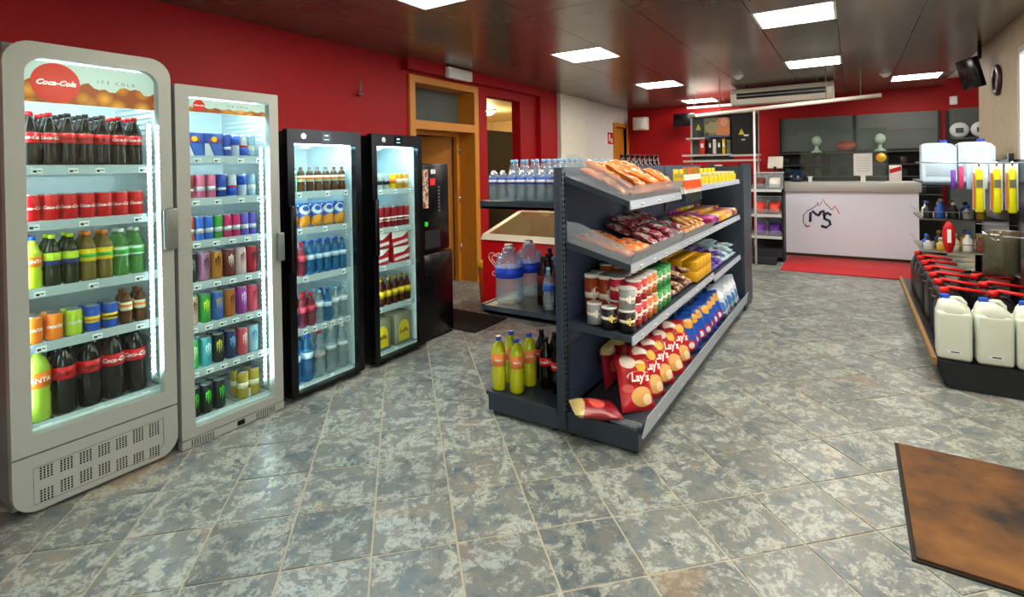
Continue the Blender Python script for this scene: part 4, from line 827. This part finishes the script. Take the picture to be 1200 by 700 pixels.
# coffee corner
cb = thing('base_cabinet', 'glossy black cabinet under the coffee machine', 'cabinet', (-3.35, 3.55, 0))
part(cb, 'body', MB().box(-3.7, -3.13, 3.345, 3.76, 0, .76), BLACK); dq = part(cb, 'door', MB().rbox(-3.13, -3.11, 3.35, 3.755, .03, .755, .004, 1), BLACK); sub(dq, 'lock', MB().box(-3.11, -3.107, 3.40, 3.412, .58, .592), CHROME)
cm = thing('coffee_machine', 'black coffee vending machine with red display and picture strip', 'coffee machine', (-3.4, 3.55, .77))
part(cm, 'body', MB().rbox(-3.7, -3.14, 3.35, 3.755, .77, 1.55, .012, 2), BLACK)
part(cm, 'picture_strip', MB().box(-3.139, -3.136, 3.40, 3.47, 1.16, 1.50), noisy('coffee_pictures', ['#1c0e08', '#8a4a22', '#e0d2bc', '#6a2418'], 30, .3, pos=[.3, .45, .55, .7])); part(cm, 'display', MB().box(-3.139, -3.135, 3.50, 3.56, 1.36, 1.42), M('#c01824', .4, emit=.8)); part(cm, 'sticker', MB().box(-3.139, -3.136, 3.42, 3.46, 1.0, 1.04), M('#3ad048', .4))
part(cm, 'brand_plate', MB().box(-3.139, -3.136, 3.51, 3.57, 1.46, 1.50), M('#d0d4d6', .4))
bt = MB()
for k in range(8): bt.box(-3.139, -3.135, 3.60, 3.625, 1.12+k*.03, 1.138+k*.03)
o = part(cm, 'buttons', bt, M('#55585c', .4)); o['kind'] = 'stuff'
part(cm, 'cup_recess', MB().ring(rrect(3.42, 3.62, .80, .96, .02, 3), rrect(3.435, 3.605, .815, .945, .015, 3), -3.139, -3.13).__class__().box(-3.14, -3.136, 3.42, 3.62, .80, .96), M('#1c1d20', .6))
lone('paper_bag', pouch_mesh(.22, .15, .12, M('#d8d4ca', .7), 5, wr=.012), None, 'crumpled white bag on top of the coffee machine', 'bag', (-3.4, 3.5, 1.552), (0, 0, R(90)))
# emergency light, bracket, speaker, sign, detectors
el = thing('emergency_light', 'white emergency light box above the wooden door frame', 'emergency light', (XL+.14, 5.1, 2.62)); part(el, 'housing', MB().rbox(XL+.1, XL+.17, 4.87, 5.33, 2.6, 2.73, .012, 2), WHITE); part(el, 'cover', MB().rbox(XL+.171, XL+.18, 4.9, 5.3, 2.615, 2.715, .006, 1), M('#dcdcd4', .5))
lone('wall_hook', MB().tube([(XL, 3.62, 2.3), (XL+.05, 3.62, 2.31), (XL+.05, 3.62, 2.42)], .008, 6).lathe([(.03, 0), (.03, .02)], 8, (XL+.04, 3.62, 2.26)), GREYM, 'small metal hook on the red wall', 'hook')
sg = thing('extinguisher_sign', 'small red fire extinguisher sign on the white wall', 'sign', (XL-.02, 10.28, 2.1)); part(sg, 'plate', MB().box(XL-.02, XL-.012, 10.14, 10.40, 1.96, 2.20), cR); part(sg, 'pictogram', MB().box(XL-.0119, XL-.011, 10.18, 10.25, 2.02, 2.16).box(XL-.0119, XL-.011, 10.29, 10.36, 1.99, 2.08), cW)
spk = thing('wall_speaker', 'white loudspeaker in the corner by the far wooden door', 'speaker', (-3.82, 11.1, 2.4)); part(spk, 'housing', MB().rbox(-4.0, -3.7, 11.0, 11.2, 2.27, 2.55, .02, 2), M('#d8d0bc', .5)); part(spk, 'grille', MB().rbox(-3.92, -3.72, 10.985, 11.0, 2.3, 2.52, .006, 1), WHITE); part(spk, 'bracket', MB().box(-3.88, -3.82, 11.2, 11.3, 2.38, 2.44), BLACKM)
for nm, lab, x, y in (('smoke_detector', 'white round smoke detector left of the air conditioner', -1.34, 7.95), ('smoke_detector', 'white smoke detector beside the far right light panel', .4, 9.12)):
    t = thing(nm, lab, 'detector', (x, y, H)); obj('base', MB().lathe([(.07, -.02), (.07, 0)], 18), t, mats=WHITE); obj('dome', MB().lathe([(0, -.06), (.03, -.055), (.05, -.035), (.055, -.02)], 18), t, mats=WHITE)
# air conditioner
ac = thing('air_conditioner', 'white ceiling-hung air conditioner above the counter area', 'air conditioner', (-.9, 9.3, 2.45))
part(ac, 'housing', MB().prism([(9.05, 2.52), (9.12, 2.46), (9.75, 2.50), (9.75, 2.70), (9.1, 2.70), (9.03, 2.62)], -1.62, -.25, 'x'), M('#efeddf', .4)); part(ac, 'air_slot', MB().box(-1.55, -.32, 9.022, 9.034, 2.535, 2.625), BLACKM); part(ac, 'louvre', MB().box(-1.55, -.32, 9.005, 9.025, 2.575, 2.583), M('#c8c6b8', .4))
for x in (-1.64, -.25): part(ac, 'end_cap', MB().prism([(9.03, 2.52), (9.12, 2.45), (9.76, 2.49), (9.76, 2.71), (9.08, 2.71), (9.01, 2.62)], x, x+.02, 'x'), M('#e0dece', .4))
for x in (-1.45, -.45): part(ac, 'hanger', MB().box(x, x+.03, 9.3, 9.33, 2.70, 2.75), GREYM)
pp = thing('ceiling_pipe', 'long white pipe slung below the ceiling across the shop', 'pipe', (-.9, 8.5, 2.3)); part(pp, 'pipe', MB().tube([(-2.06, 8.5, 2.27), (-.9, 8.5, 2.325), (.33, 8.5, 2.38)], .028, 10), M('#dcd8cc', .4))
for x, z in ((-1.7, 2.29), (-.3, 2.355), (.1, 2.37)): part(pp, 'hanger_rod', MB().tube([(x, 8.5, z), (x, 8.5, H)], .006, 6), GREYM)
part(pp, 'drop_pole', MB().tube([(-1.22, 8.5, .01), (-1.22, 8.5, 2.31)], .016, 8), M('#d8d8d2', .4))
# tall tobacco unit at the back
tu = thing('tobacco_unit', 'tall display unit with white shelves, poster panel and black cabinet', 'display unit', (-2.0, 10.4, 0)); WS = M('#d6d4cc', .45)
for x in (-2.62, -1.44): part(tu, 'post', MB().box(x-.015, x+.015, 10.45, 10.48, 0, 2.5), WS)
for x0, x1, z in ((-2.72, -1.4, 1.55), (-2.66, -2.3, 1.98), (-2.74, -1.85, 1.66), (-2.62, -1.44, 2.42), (-1.88, -1.4, 1.64)): part(tu, 'shelf', MB().box(x0, x1, 10.2, 10.5, z, z+.035), WS)
part(tu, 'back_board', MB().box(-2.62, -1.86, 10.5, 10.52, 1.55, 2.42), M('#5a6464', .5))
part(tu, 'poster', MB().box(-2.32, -1.87, 10.17, 10.185, 2.0, 2.36), printed('poster_print', '#7d7a52', [(.75, .5, .3, .6, '#e88a4a'), (.78, .75, .14, .2, '#f2b080'), (.3, .5, .25, .3, '#a8a070'), (.5, .0, .7, .1, '#3a4a8a')], .4, ('#4a4a30', 6, .55)))
kb = part(tu, 'black_cabinet', MB().box(-1.84, -1.44, 10.22, 10.5, 1.68, 2.40), BLACKM)
for x, z in ((-1.68, 2.08), (-2.42, 2.2)): part(tu, 'warning_sign', MB().add([(x-.05, 10.165 if x < -2 else 10.215, z-.05), (x+.05, 10.165 if x < -2 else 10.215, z-.05), (x, 10.165 if x < -2 else 10.215, z+.06)], [(0,1,2)]).prism([(x-.05, z-.05), (x+.05, z-.05), (x, z+.06)], 10.166 if x < -2 else 10.216, 10.17 if x < -2 else 10.22, 'y'), M('#d8d02a', .4))
part(tu, 'cabinet_label', MB().box(-1.64, -1.56, 10.214, 10.22, 2.0, 2.03).box(-1.68, -1.62, 10.214, 10.22, 1.93, 1.95), WHITE)
for k, (x, w, c, wd) in enumerate(((-2.36, .09, '#d8301c', 'red'), (-2.22, .06, '#17181c', 'black'), (-2.14, .06, '#e4e2dc', 'white'), (-2.06, .06, '#202226', 'black right-hand'), (-1.98, .05, '#e0c428', 'yellow'))):
    b_ = thing('ring_binder', f'{wd} ring binder standing under the poster on the tall unit', 'binder', (x, 10.28, 1.697), 0, 'ring binders'); obj('cover', MB().box(-w/2, w/2, -.1, .1, 0, .27), b_, mats=M(c, .4)); obj('spine_label', MB().box(-w*.3, w*.3, -.102, -.1, .12, .2), b_, mats=WHITE)
lone('card_rack', MB().box(-1.93, -1.87, 10.2, 10.3, 1.697, 1.95), noisy('card_rack_print', ['#8a8a70', '#4a4a40', '#b8b8a0'], 30, .5), 'grey leaflet stack beside the yellow binder', 'leaflets')
mn = thing('wall_monitor', 'black monitor hanging on the red back wall', 'monitor', (-2.9, 11.0, 2.4)); part(mn, 'screen', MB().rbox(-3.12, -2.68, 11.0, 11.05, 2.3, 2.56, .006, 1), BLACK); part(mn, 'arm', MB().box(-2.95, -2.9, 11.05, 11.3, 2.4, 2.45), BLACKM)
hl = thing('strip_lamp', 'white strip lamp above the tall display unit', 'lamp', (-2.2, 10.2, 2.6)); part(hl, 'tube', MB().box(-2.62, -1.6, 10.15, 10.2, 2.56, 2.6), M('#e8e6dc', .4, emit=1.2)); 
for x in (-2.5, -1.7): part(hl, 'hanger', MB().box(x, x+.02, 10.17, 10.19, 2.6, H), GREYM)
lt = thing('low_table', 'dark counter table under the tall display unit', 'table', (-2.2, 9.9, 0)); part(lt, 'top', MB().box(-2.9, -1.5, 9.6, 10.15, 1.36, 1.4), BLACKM); part(lt, 'front', MB().box(-2.88, -1.52, 9.65, 9.68, 0, 1.36), BLACKM); part(lt, 'side', MB().box(-2.9, -2.87, 9.68, 10.15, 0, 1.36), BLACKM); part(lt, 'side', MB().box(-1.53, -1.5, 9.68, 10.15, 0, 1.36), BLACKM)
CL = ['#e4e2dc', '#20242a', '#8a8a80', '#c8c4b4', '#b02030', '#3a3f46', '#d8d6cc', '#15181c']
for k in range(10): lone('merchandise_box', MB().rbox(-.05, .05, -.05, .05, 0, .06+.05*((k*7) % 4)/3, .006, 1), M(CL[k % 8], .45), f'small {"pale" if k % 8 in (0, 3, 6) else "dark"} merchandise box, {nth(k+1)} from left on the dark counter table', 'box', (-2.78+k*.13, 9.8, 1.401), (0, 0, R(k*23)), 'boxes on the counter table')

# ================================================================== COUNTER
ct = thing('sales_counter', 'white sales counter with flame logo and grey top', 'counter', (-.08, 9.9, 0))
part(ct, 'front_panel', MB().box(-.97, .80, 9.6, 9.63, .05, 1.04), M('#e4ecfa', .35)); part(ct, 'plinth', MB().box(-.95, .78, 9.63, 9.66, 0, .05), M('#5a2a14', .5)); part(ct, 'side_panel', MB().box(-.97, -.94, 9.63, 10.2, 0, 1.04), WHITE); part(ct, 'side_panel', MB().box(.77, .80, 9.63, 10.2, 0, 1.04), WHITE)
part(ct, 'counter_top', MB().rbox(-1.0, .83, 9.55, 10.25, 1.04, 1.19, .008, 1), M('#b9bab4', .35))
LX, LZ, LY = -.43, .64, 9.597; NAVY = M('#1c2348', .4)
def stroke(pts, r, m, n): part(ct, n, MB().tube([(LX+a*1.15, LY, LZ+b*1.15) for a, b in pts], r, 6), m)
stroke([(-.13, -.07), (-.125, .05), (-.10, .08), (-.05, .03), (-.03, .02), (.0, .075), (.03, .085), (.04, .05), (.04, -.02)], .021, NAVY, 'logo_letter_m')
stroke([(.12, .03), (.08, .06), (.03, .03), (.04, -.02), (.10, -.05), (.11, -.10), (.06, -.14), (.0, -.12)], .022, NAVY, 'logo_letter_s')
stroke([(-.17, -.15), (-.215, -.08), (-.21, .02), (-.16, .08), (-.10, .12), (-.05, .16), (-.04, .20)], .006, NAVY, 'logo_flame'); stroke([(-.04, .20), (-.02, .15), (.0, .18), (.02, .25), (.06, .18), (.10, .14), (.13, .10)], .006, cR, 'logo_flame'); stroke([(.13, .10), (.17, .16), (.18, .13), (.20, .08), (.22, .05)], .006, cR, 'logo_flame'); stroke([(-.17, -.15), (-.13, -.13), (-.2, -.12)], .007, cR, 'logo_flame')
sc = thing('acrylic_screen', 'clear acrylic screen standing on the counter', 'screen', (-.13, 9.8, 1.19)); part(sc, 'sheet', MB().box(-.72, .44, 9.79, 9.797, 1.2, 2.02), clear('screen_glass', '#e8f0ec', .04, '#8a948c', .04))
for x in (-.6, .35): part(sc, 'foot', MB().box(x-.05, x+.05, 9.72, 9.86, 1.19, 1.205), CHROME)
nt_ = thing('notice_sheet', 'white printed notice in a stand on the counter', 'notice', (.13, 9.66, 1.19)); part(nt_, 'sheet', MB().box(0.01, .25, 9.64, 9.645, 1.29, 1.63), M('#e8e8e6', .5)); part(nt_, 'stand', MB().box(.10, .16, 9.62, 9.70, 1.191, 1.30), WHITE)
ln = MB()
for k in range(6): ln.box(.05, .21, 9.639, 9.64, 1.36+k*.04, 1.365+k*.04)
o = part(nt_, 'print', ln, M('#9a9aa0', .5)); o['kind'] = 'stuff'
bx = thing('promo_box', 'white and red charity box on the counter by the notice', 'box', (.53, 9.75, 1.19)); part(bx, 'carton', MB().rbox(.46, .61, 9.7, 9.82, 1.191, 1.44, .006, 1), M('#e6e0dc', .45)); part(bx, 'red_print', MB().add([(.465, 9.698, 1.32), (.605, 9.698, 1.36), (.605, 9.698, 1.43), (.465, 9.698, 1.38)], [(0,1,2,3)]), cR)
lone('smiley_ball', MB().lathe([(0, -.07), (.035, -.06), (.06, -.03), (.07, 0), (.06, .03), (.035, .06), (0, .07)], 16), noisy('ball_paint', ['#e04a1c', '#f2c21c'], 6, .4, pos=[.42, .55]), 'yellow and orange ball fixed to the acrylic screen edge', 'ball', (.36, 9.71, 1.56))
tm = thing('card_terminal', 'dark payment terminal at the left of the counter', 'terminal', (-.78, 9.85, 1.19)); part(tm, 'base', MB().rbox(-.86, -.72, 9.80, 9.95, 1.191, 1.215, .006, 1), BLACKM); tq = MB(); tq.T = Matrix.Translation((-.79, 9.87, 1.21)) @ Matrix.Rotation(R(-25), 4, 'X'); tq.rbox(-.1, .1, -.01, .01, 0, .2, .006, 1); part(tm, 'screen', tq, M('#1a2a44', .15))
lone('tape_dispenser', MB().rbox(-.60, -.55, 9.62, 9.7, 1.191, 1.27, .008, 1).box(-.61, -.54, 9.61, 9.71, 1.27, 1.28), WHITE, 'small white holder on the counter edge', 'holder')
# shelving behind the counter
bs = thing('back_shelving', 'grey backed wall shelving behind the counter', 'shelving', (.05, 11.1, 0)); PG = noisy('grey_back_panel', ['#4c5250', '#565c5a'], 2, .45, .1)
for x0, x1 in ((-1.15, .02), (.06, 1.22)):
    for z0, z1 in ((1.72, 2.03), (2.035, 2.34)): part(bs, 'back_panel', MB().box(x0, x1, 11.25, 11.28, z0, z1), PG)
    part(bs, 'lower_panel', MB().box(x0, x1, 11.25, 11.28, .1, 1.715), BLACKM)
    for z in (.6, .95, 1.25, 1.46, 1.68): part(bs, 'shelf', MB().box(x0, x1, 10.95, 11.25, z-.02, z), M('#3a3d3e', .35)); 
for x in (-1.17, .02, 1.2): part(bs, 'upright', MB().box(x, x+.035, 11.22, 11.28, 0, 2.34), BLACKM)
for k, (x, lab) in enumerate(((-.55, 'pale green bulb-topped ornament at the left on the back shelf'), (.40, 'pale green bulb-topped ornament at the right on the back shelf'))):
    o_ = thing('ornament', lab, 'ornament', (x, 11.08, 1.681), 0, 'pale ornaments'); obj('foot', MB().lathe([(.09, 0), (.08, .02), (.03, .06), (.03, .12)], 16), o_, mats=M('#b8ccb8', .4)); obj('bulb', MB().lathe([(.03, .12), (.07, .16), (.085, .22), (.06, .28), (0, .31)], 16), o_, mats=M('#c4d6c4', .4))
lone('red_bowl', MB().lathe([(.07, 0), (.13, .03), (.15, .09), (.15, .14), (.12, .18), (.11, .17), (0, .15)], 20), noisy('red_bowl_glaze', ['#7a1c14', '#b0402a', '#5a120e'], 12, .3), 'dark red bowl between the pale green ornaments', 'bowl', (-.1, 11.08, 1.681))
sq = random.Random(3)
for z, nm in ((.951, 'fourth'), (1.251, 'third'), (1.461, 'second')):
    for k in range(9):
        h_ = sq.uniform(.08, .17); lone('stock_packet', MB().rbox(-.05, .05, -.03, .03, 0, h_, .006, 1), M(sq.choice(['#23262c', '#34302c', '#2a3648', '#4a4440', '#1a1c20', '#3c2a28']), .4), f'dark stock packet, {nth(k+1)} from left on {nm} shelf behind the counter', 'packet', (-1.03+k*.25, 11.08, z), (0, 0, R(sq.uniform(-15, 15))), 'stock behind the counter')
# alcove bay
al = thing('alcove_shelving', 'grey slotted wall bay in the far right alcove', 'shelving', (1.7, 11.2, 0)); part(al, 'upright', MB().box(1.30, 1.34, 11.2, 11.26, 0, 2.32), BLACKM)
for z0 in (.2, .56, .92, 1.28, 1.64, 2.0): part(al, 'back_panel', MB().box(1.34, 2.4, 11.24, 11.28, z0, z0+.355), PG)
part(al, 'shelf', MB().box(1.34, 2.4, 10.9, 11.24, 1.84, 1.86), PG)
lone('socket_box', MB().rbox(1.36, 1.46, 11.26, 11.3, 2.42, 2.56, .008, 1), WHITE, 'white box on the red wall of the far right alcove', 'box')
for k in range(3):
    w_ = thing('round_package', f'round clear-wrapped grey package, {nth(k+1)} from left on the alcove shelf', 'package', (1.45+k*.26, 11.05, 1.861), 0, 'round packages'); obj('disc', MB().lathe([(.02, -.02), (.115, -.02), (.125, 0), (.115, .02), (.02, .02)], 20), w_, (0, 0, .125), (R(90), 0, 0), M('#b8bcba', .3)); obj('insert', MB().box(-.05, .05, -.03, -.026, .08, .16), w_, mats=M('#3a4650', .4))

# candy rack left of the counter
cr_ = thing('candy_rack', 'black candy rack with clear bins left of the counter', 'rack', (-1.09, 8.95, 0)); 
part(cr_, 'back', MB().box(-1.33, -.90, 9.2, 9.23, 0, 1.33), BLACKM); part(cr_, 'side', MB().box(-.905, -.885, 8.9, 9.2, 0, 1.05), BLACKM); part(cr_, 'base', MB().box(-1.33, -.96, 8.55, 9.2, 0, .08).box(-1.33, -.905, 8.8, 9.2, .08, .2), M('#2a2c30', .4))
PR = M('#c8ccc8', .4)
for z, lv, cs in ((1.08, 'top', ('#6a3230', '#d8d6cc')), (.70, 'middle', ('#d83a2a', '#e04434')), (.37, 'lower', ('#7a3aa0', '#5a2a90'))):
    part(cr_, 'bin', MB().prism([(8.82, z), (9.19, z+.03), (9.19, z+.28), (9.17, z+.28), (9.17, z+.05), (8.83, z+.02), (8.78, z+.11), (8.77, z+.11)], -1.33, -.91, 'x'), ACRY); part(cr_, 'bin_lip', MB().box(-1.335, -.9, 8.765, 8.78, z-.01, z+.03), PR); part(cr_, 'bin_top', MB().box(-1.335, -.9, 9.16, 9.175, z+.27, z+.285), PR)
    part(cr_, 'bin_divider', MB().box(-1.115, -1.11, 8.83, 9.17, z+.03, z+.22), ACRY)
    for k in range(2):
        for j in range(3): lone('candy_packet', pouch_mesh(.15, .14, .06, M(cs[k], .4), 40+k+j, wr=.008), None, f'{("russet", "off-white") [k] if lv == "top" else ("scarlet" if lv == "middle" else "purple")} candy packet, {nth(j+1)} deep, {("left", "right")[k]} half of {lv} rack bin', 'packet', (-1.225+k*.21, 8.87+j*.085, z+.04+j*.012), (R(-18), 0, 0), 'candy in the rack bins')
ti = thing('till_display', 'white tilted till display behind the candy rack', 'display', (-1.12, 9.35, 1.2)); tq = MB(); tq.T = Matrix.Translation((-1.05, 9.4, 1.42)) @ Matrix.Rotation(R(-30), 4, 'X'); tq.rbox(-.11, .11, -.01, .01, 0, .22, .006, 1); part(ti, 'panel', tq, M('#d8d4c6', .45)); part(ti, 'stand', MB().box(-1.07, -1.03, 9.38, 9.42, 0, 1.45), BLACKM)

# ================================================================== RIGHT-HAND GONDOLA
rg = thing('car_care_gondola', 'black wall gondola of jerrycans and car accessories at the right', 'shelving', (.85, 5.9, 0))
part(rg, 'base_deck', MB().box(.456, 1.12, 4.45, 7.4, .14, .17), M('#15171b', .35)); part(rg, 'kick_front', MB().prism([(.52, .0), (1.12, .0), (1.12, .165), (.455, .165)], 4.44, 4.46, 'y'), M('#1c2026', .35)); part(rg, 'kick_side', MB().prism([(.50, .0), (.52, .0), (.475, .14), (.455, .14)], 4.46, 7.4, 'y'), M('#1c2026', .4)); part(rg, 'deck_edge', MB().box(.43, .455, 4.44, 7.4, .141, .19), M('#8a6a3a', .45))
part(rg, 'spine', MB().box(1.12, 1.15, 4.45, 7.4, 0, 1.5), M('#17191d', .22)); part(rg, 'upright', MB().box(1.085, 1.12, 4.45, 4.49, 0, 1.55), BLACK)
for y in (5.9, 7.36): part(rg, 'upright', MB().box(1.085, 1.12, y, y+.04, 0, 1.55), BLACK)
part(rg, 'top_shelf', MB().box(.56, 1.11, 6.15, 7.35, 1.28, 1.3), M('#3a4a54', .3)); part(rg, 'wire_shelf', MB().box(.56, 1.11, 6.55, 7.35, .915, .93), M('#5a5a54', .4)); part(rg, 'wire_shelf', MB().box(.56, 1.11, 6.55, 7.35, .60, .615), M('#8a8a80', .4))
def wire(pts, r=.004): return part(rg, 'wire_rail', MB().tube(pts, r, 6), M('#9aa0a4', .3, .8))
for z in (1.0, 1.25, .69): wire([(1.1, 6.53, z), (.54, 6.53, z), (.54, 7.35, z)])
for y in (4.75, 5.2, 5.65): wire([(1.115, y, 1.47), (.5, y, 1.485)], .005)
for k in range(3): wire([(1.11, 4.75+k*.45, .97), (.84, 4.75+k*.45, .98)], .003)
wire([(.49, 4.7, 1.486), (.49, 6.1, 1.486)], .006)
# big white canisters on the top shelf
def canister(w, d, h, capc, side=-1):
    b = MB(); prf = [(-w/2, .01), (-w/2+.01, 0), (w/2-.01, 0), (w/2, .01), (w/2, h*.86), (w/2-.03, h*.95), (w/2-.08, h), (-w/2+.03, h), (-w/2, h*.95)]
    b.prism(prf, -d/2, d/2, 'y', smooth=False); return b
PLAS = noisy('milky_plastic', ['#b4c8d4', '#c2d4de'], 6, .4)
for k in range(2):
    t = thing('white_canister', ('large white canister with blue cap, left on the gondola top', 'large white canister with blue cap, right on the gondola top')[k], 'canister', (.70+k*.275, 6.6, 1.301), 0, 'large white canisters'); obj('body', canister(.265, .2, .37, cBl), t, mats=PLAS); obj('cap', MB().lathe([(.03, .365), (.03, .395), (.026, .398)], 14, (.045, 0, 0)), t, mats=M('#2a44c8', .35)); obj('panel', MB().rbox(-.1, .1, -.104, -.1, .05, .25, .001, 1), t, mats=PLAS)
lone('grey_carton', MB().rbox(-.06, .06, -.1, .1, 0, .34, .004, 1), M('#7f97a8', .5), 'blue-grey carton beside the large white canisters', 'carton', (1.04, 6.95, 1.301))
# white jerrycans at the near end
JER = noisy('pale_jerrycan_plastic', ['#cfdacb', '#dbe4d7'], 5, .35)
def jerry(w, d, h):
    b = MB(); prf = [(-d/2, .012), (-d/2+.012, 0), (d/2-.012, 0), (d/2, .012), (d/2, h*.80), (d/2-.02, h*.92), (d/2-.06, h*.985), (d/2-.1, h), (-d/2+.05, h*.9), (-d/2, h*.80)]
    return b
def jerrycan(x, y, z, mat, capm, label, grp, w=.185, d=.2, h=.40, rz=0, spout=None):
    t = thing('jerrycan', label, 'jerrycan', (x, y, z), R(rz), grp)
    b = MB().rbox(-w/2, w/2, -d/2, d/2, 0, h*.81, .025, 3); obj('body', b, t, mats=mat)
    sh = MB(); lv = [(h*.77, 1, 0), (h*.845, .96, 0), (h*.92, .74, .03), (h*.97, .48, .055), (h*.99, .34, .06)]
    vs = []; n = 16
    for z_, k, off in lv:
        for i in range(n):
            a = 2*math.pi*i/n; ca, sa = math.cos(a), math.sin(a); s_ = (abs(ca)**4+abs(sa)**4)**.25
            vs.append((ca/s_*w/2*.97*k-off*.4, sa/s_*d/2*.97*(k*.5+.5 if k < 1 else 1), z_))
    fs = [(j*n+i, j*n+(i+1) % n, (j+1)*n+(i+1) % n, (j+1)*n+i) for j in range(len(lv)-1) for i in range(n)]+[tuple((len(lv)-1)*n+i for i in range(n))]
    obj('shoulder', sh.add(vs, fs, True), t, mats=mat)
    obj('grip', MB().tube([(w*.34, 0, h*.82), (w*.33, 0, h*.93), (w*.2, 0, h*1.0), (w*.02, 0, h*1.0), (-w*.1, 0, h*.98)], .014, 8), t, mats=mat)
    obj('cap', MB().lathe([(.026, h*.97), (.026, h*1.04), (.022, h*1.05)], 12, (-w*.22, 0, 0)), t, mats=capm)
    if spout:
        obj('spout', MB().lathe([(.03, h*1.0), (.03, h*1.1), (.02, h*1.12)], 12, (-w*.22, 0, 0)).tube([(-w*.22, 0, h*1.08), (-w*.05, 0, h*1.12), (w*.5, .0, h*1.09), (w*1.15, .0, h*1.05)], .013, 8), t, mats=spout)
    else: obj('sticker', MB().box(-.035, .035, -d/2-.001, -d/2, .05, .068, 0).box(-.02, .025, -d/2-.0015, -d/2-.001, .055, .063, 1), t, mats=[WHITE, TAGB])
for k in range(3): jerrycan(.557+k*.197, 4.585, .171, JER, cBl, f'pale plastic jerrycan with blue cap, {("leftmost", "middle", "rightmost")[k]} of the front three', 'pale jerrycans', rz=(-3, 2, 0)[k])
BJ = M('#16181a', .35); SPR = M('#d8201e', .35)
for k in range(7): jerrycan(.59, 4.94+k*.31, .171, BJ, BLACK, f'black jerrycan with red spout, {nth(k+1)} behind the pale jerrycans', 'black jerrycans', .17, .22, .36, rz=(8, -5, 4, -8, 6, 0, 5)[k], spout=SPR)
for k in range(4): jerrycan(.86, 4.95+k*.33, .171, BJ, BLACK, f'black jerrycan in the inner row, {nth(k+1)} behind the pale jerrycans', 'black jerrycans', .17, .22, .36, rz=(-6, 5, 0, 8)[k], spout=SPR if k < 3 else None)
# hanging yellow dusters
for k, (x, y) in enumerate(((.80, 5.25), (.90, 5.25), (.985, 5.25))):
    t = thing('hanging_duster', f'bright yellow packaged duster, {("left", "middle", "right")[k]} of three hanging on a hook bar', 'duster', (x, y, 1.10), R(0), 'hanging dusters')
    obj('duster', MB().rbox(-.026, .026, -.02, .02, 0, .33, .015, 2, taper=.8), t, mats=M('#e2e010', .5)); obj('backing_card', MB().box(-.036, .036, .02, .024, .02, .37), t, mats=M('#d8e4e8', .4)); obj('side_card', MB().box(-.034, -.027, -.015, .018, .03, .30), t, mats=M('#d07a3a', .4)); obj('hook_tab', MB().lathe([(.006, .35), (.006, .385)], 8), t, mats=CHROME); obj('print', MB().box(-.018, .018, -.0215, -.02, .19, .25), t, mats=M('#6a6a60', .5))
for k in range(5): lone('hanging_pack', MB().rbox(-.016, .016, -.01, .01, 0, .16+.03*(k % 3), .005, 1), M(['#6a3aa0', '#c83a6a', '#aac8e0', '#c03038', '#dfe4ea'][k], .4), f'{("purple", "pink", "pale blue", "red", "white")[k]} slim pack hanging behind the dusters', 'packet', (.70+k*.05, 5.66, 1.26), (0, 0, R(20)), 'slim packs behind the dusters')
# clutter on wire shelves
cc = random.Random(11); CN = [('#2a2a28', 'black'), ('#b8b8b0', 'grey'), ('#e0ded4', 'white'), ('#2860c0', 'blue'), ('#c8a030', 'amber'), ('#7a3a28', 'rust'), ('#3a3a38', 'charcoal'), ('#d8d0b8', 'cream')]
for sh, z in (('upper', .931), ('lower', .616)):
    for k in range(5):
        for r in range(2):
            c, wd = CN[(k*3+r*2+(sh == 'lower')) % 8]; h_ = cc.uniform(.09, .17); p_ = MB().lathe([(.035, 0), (.038, .01), (.038, h_*.7), (.018, h_*.85), (.018, h_)], 12)
            t = thing('spray_bottle', f'{wd} car care bottle, {nth(k+1)} across, {("front", "back")[r]} row, {sh} wire shelf', 'bottle', (.62+k*.1, 6.62+r*.12, z), 0, 'car care bottles'); obj('body', p_, t, mats=M(c, .4)); obj('cap', MB().lathe([(.02, h_), (.02, h_+.025), (.015, h_+.03)], 10), t, mats=M(CN[(k+r*3) % 8][0], .4))
lone('red_brush_pack', MB().lathe([(0, 0), (.025, .02), (.045, .09), (.05, .16), (.042, .23), (.02, .28), (0, .29)], 14, mi=0, sq=.4).box(-.014, .014, -.0225, -.02, .1, .22, 1), [M('#c01c20', .35), cW], 'red oval packaged brush hanging before the wire shelves', 'brush', (.72, 6.1, .66))
lone('clear_bag', pouch_mesh(.22, .33, .1, clear('smoky_bag', '#c8c8bc', .45, '#6a6a58', .1), 9), None, 'clear bag of parts hanging below the dusters', 'bag', (.93, 5.3, .62))
lone('clear_bag', pouch_mesh(.16, .30, .08, clear('amber_bag', '#d8c090', .5, '#8a6a30', .1), 10), None, 'amber tinted bag of parts hanging right of the clear bag', 'bag', (1.0, 5.55, .64))
lone('yellow_bottle', MB().lathe([(.04, 0), (.045, .02), (.045, .14), (.02, .18), (.02, .22)], 12), cYe, 'yellow bottle behind the black jerrycans', 'bottle', (.6, 7.2, .171))
# television and plaque by the right column
tv = thing('television', 'black television on a ceiling bracket by the beige column', 'television', (1.05, 7.5, 2.3)); q_ = MB(); q_.T = Matrix.Translation((1.06, 7.35, 2.42)) @ Matrix.Rotation(R(-72), 4, 'Z') @ Matrix.Rotation(R(14), 4, 'X'); q_.rbox(-.16, .16, -.03, .03, -.16, .16, .008, 1); part(tv, 'panel', q_, BLACK); part(tv, 'arm', MB().tube([(1.06, 7.52, 2.45), (1.15, 7.45, 2.6), (1.15, 7.45, 2.75)], .018, 8), BLACKM)
lone('wall_plaque', MB().lathe([(0, -.0), (.15, 0), (.16, .015), (.15, .03), (.11, .035), (.1, .02), (0, .02)], 24), noisy('dark_wood_oval', ['#23140e', '#3a2218'], 10, .35), 'dark oval plaque on the beige column', 'plaque', (1.24, 7.1, 2.30), (0, R(-90), 0))
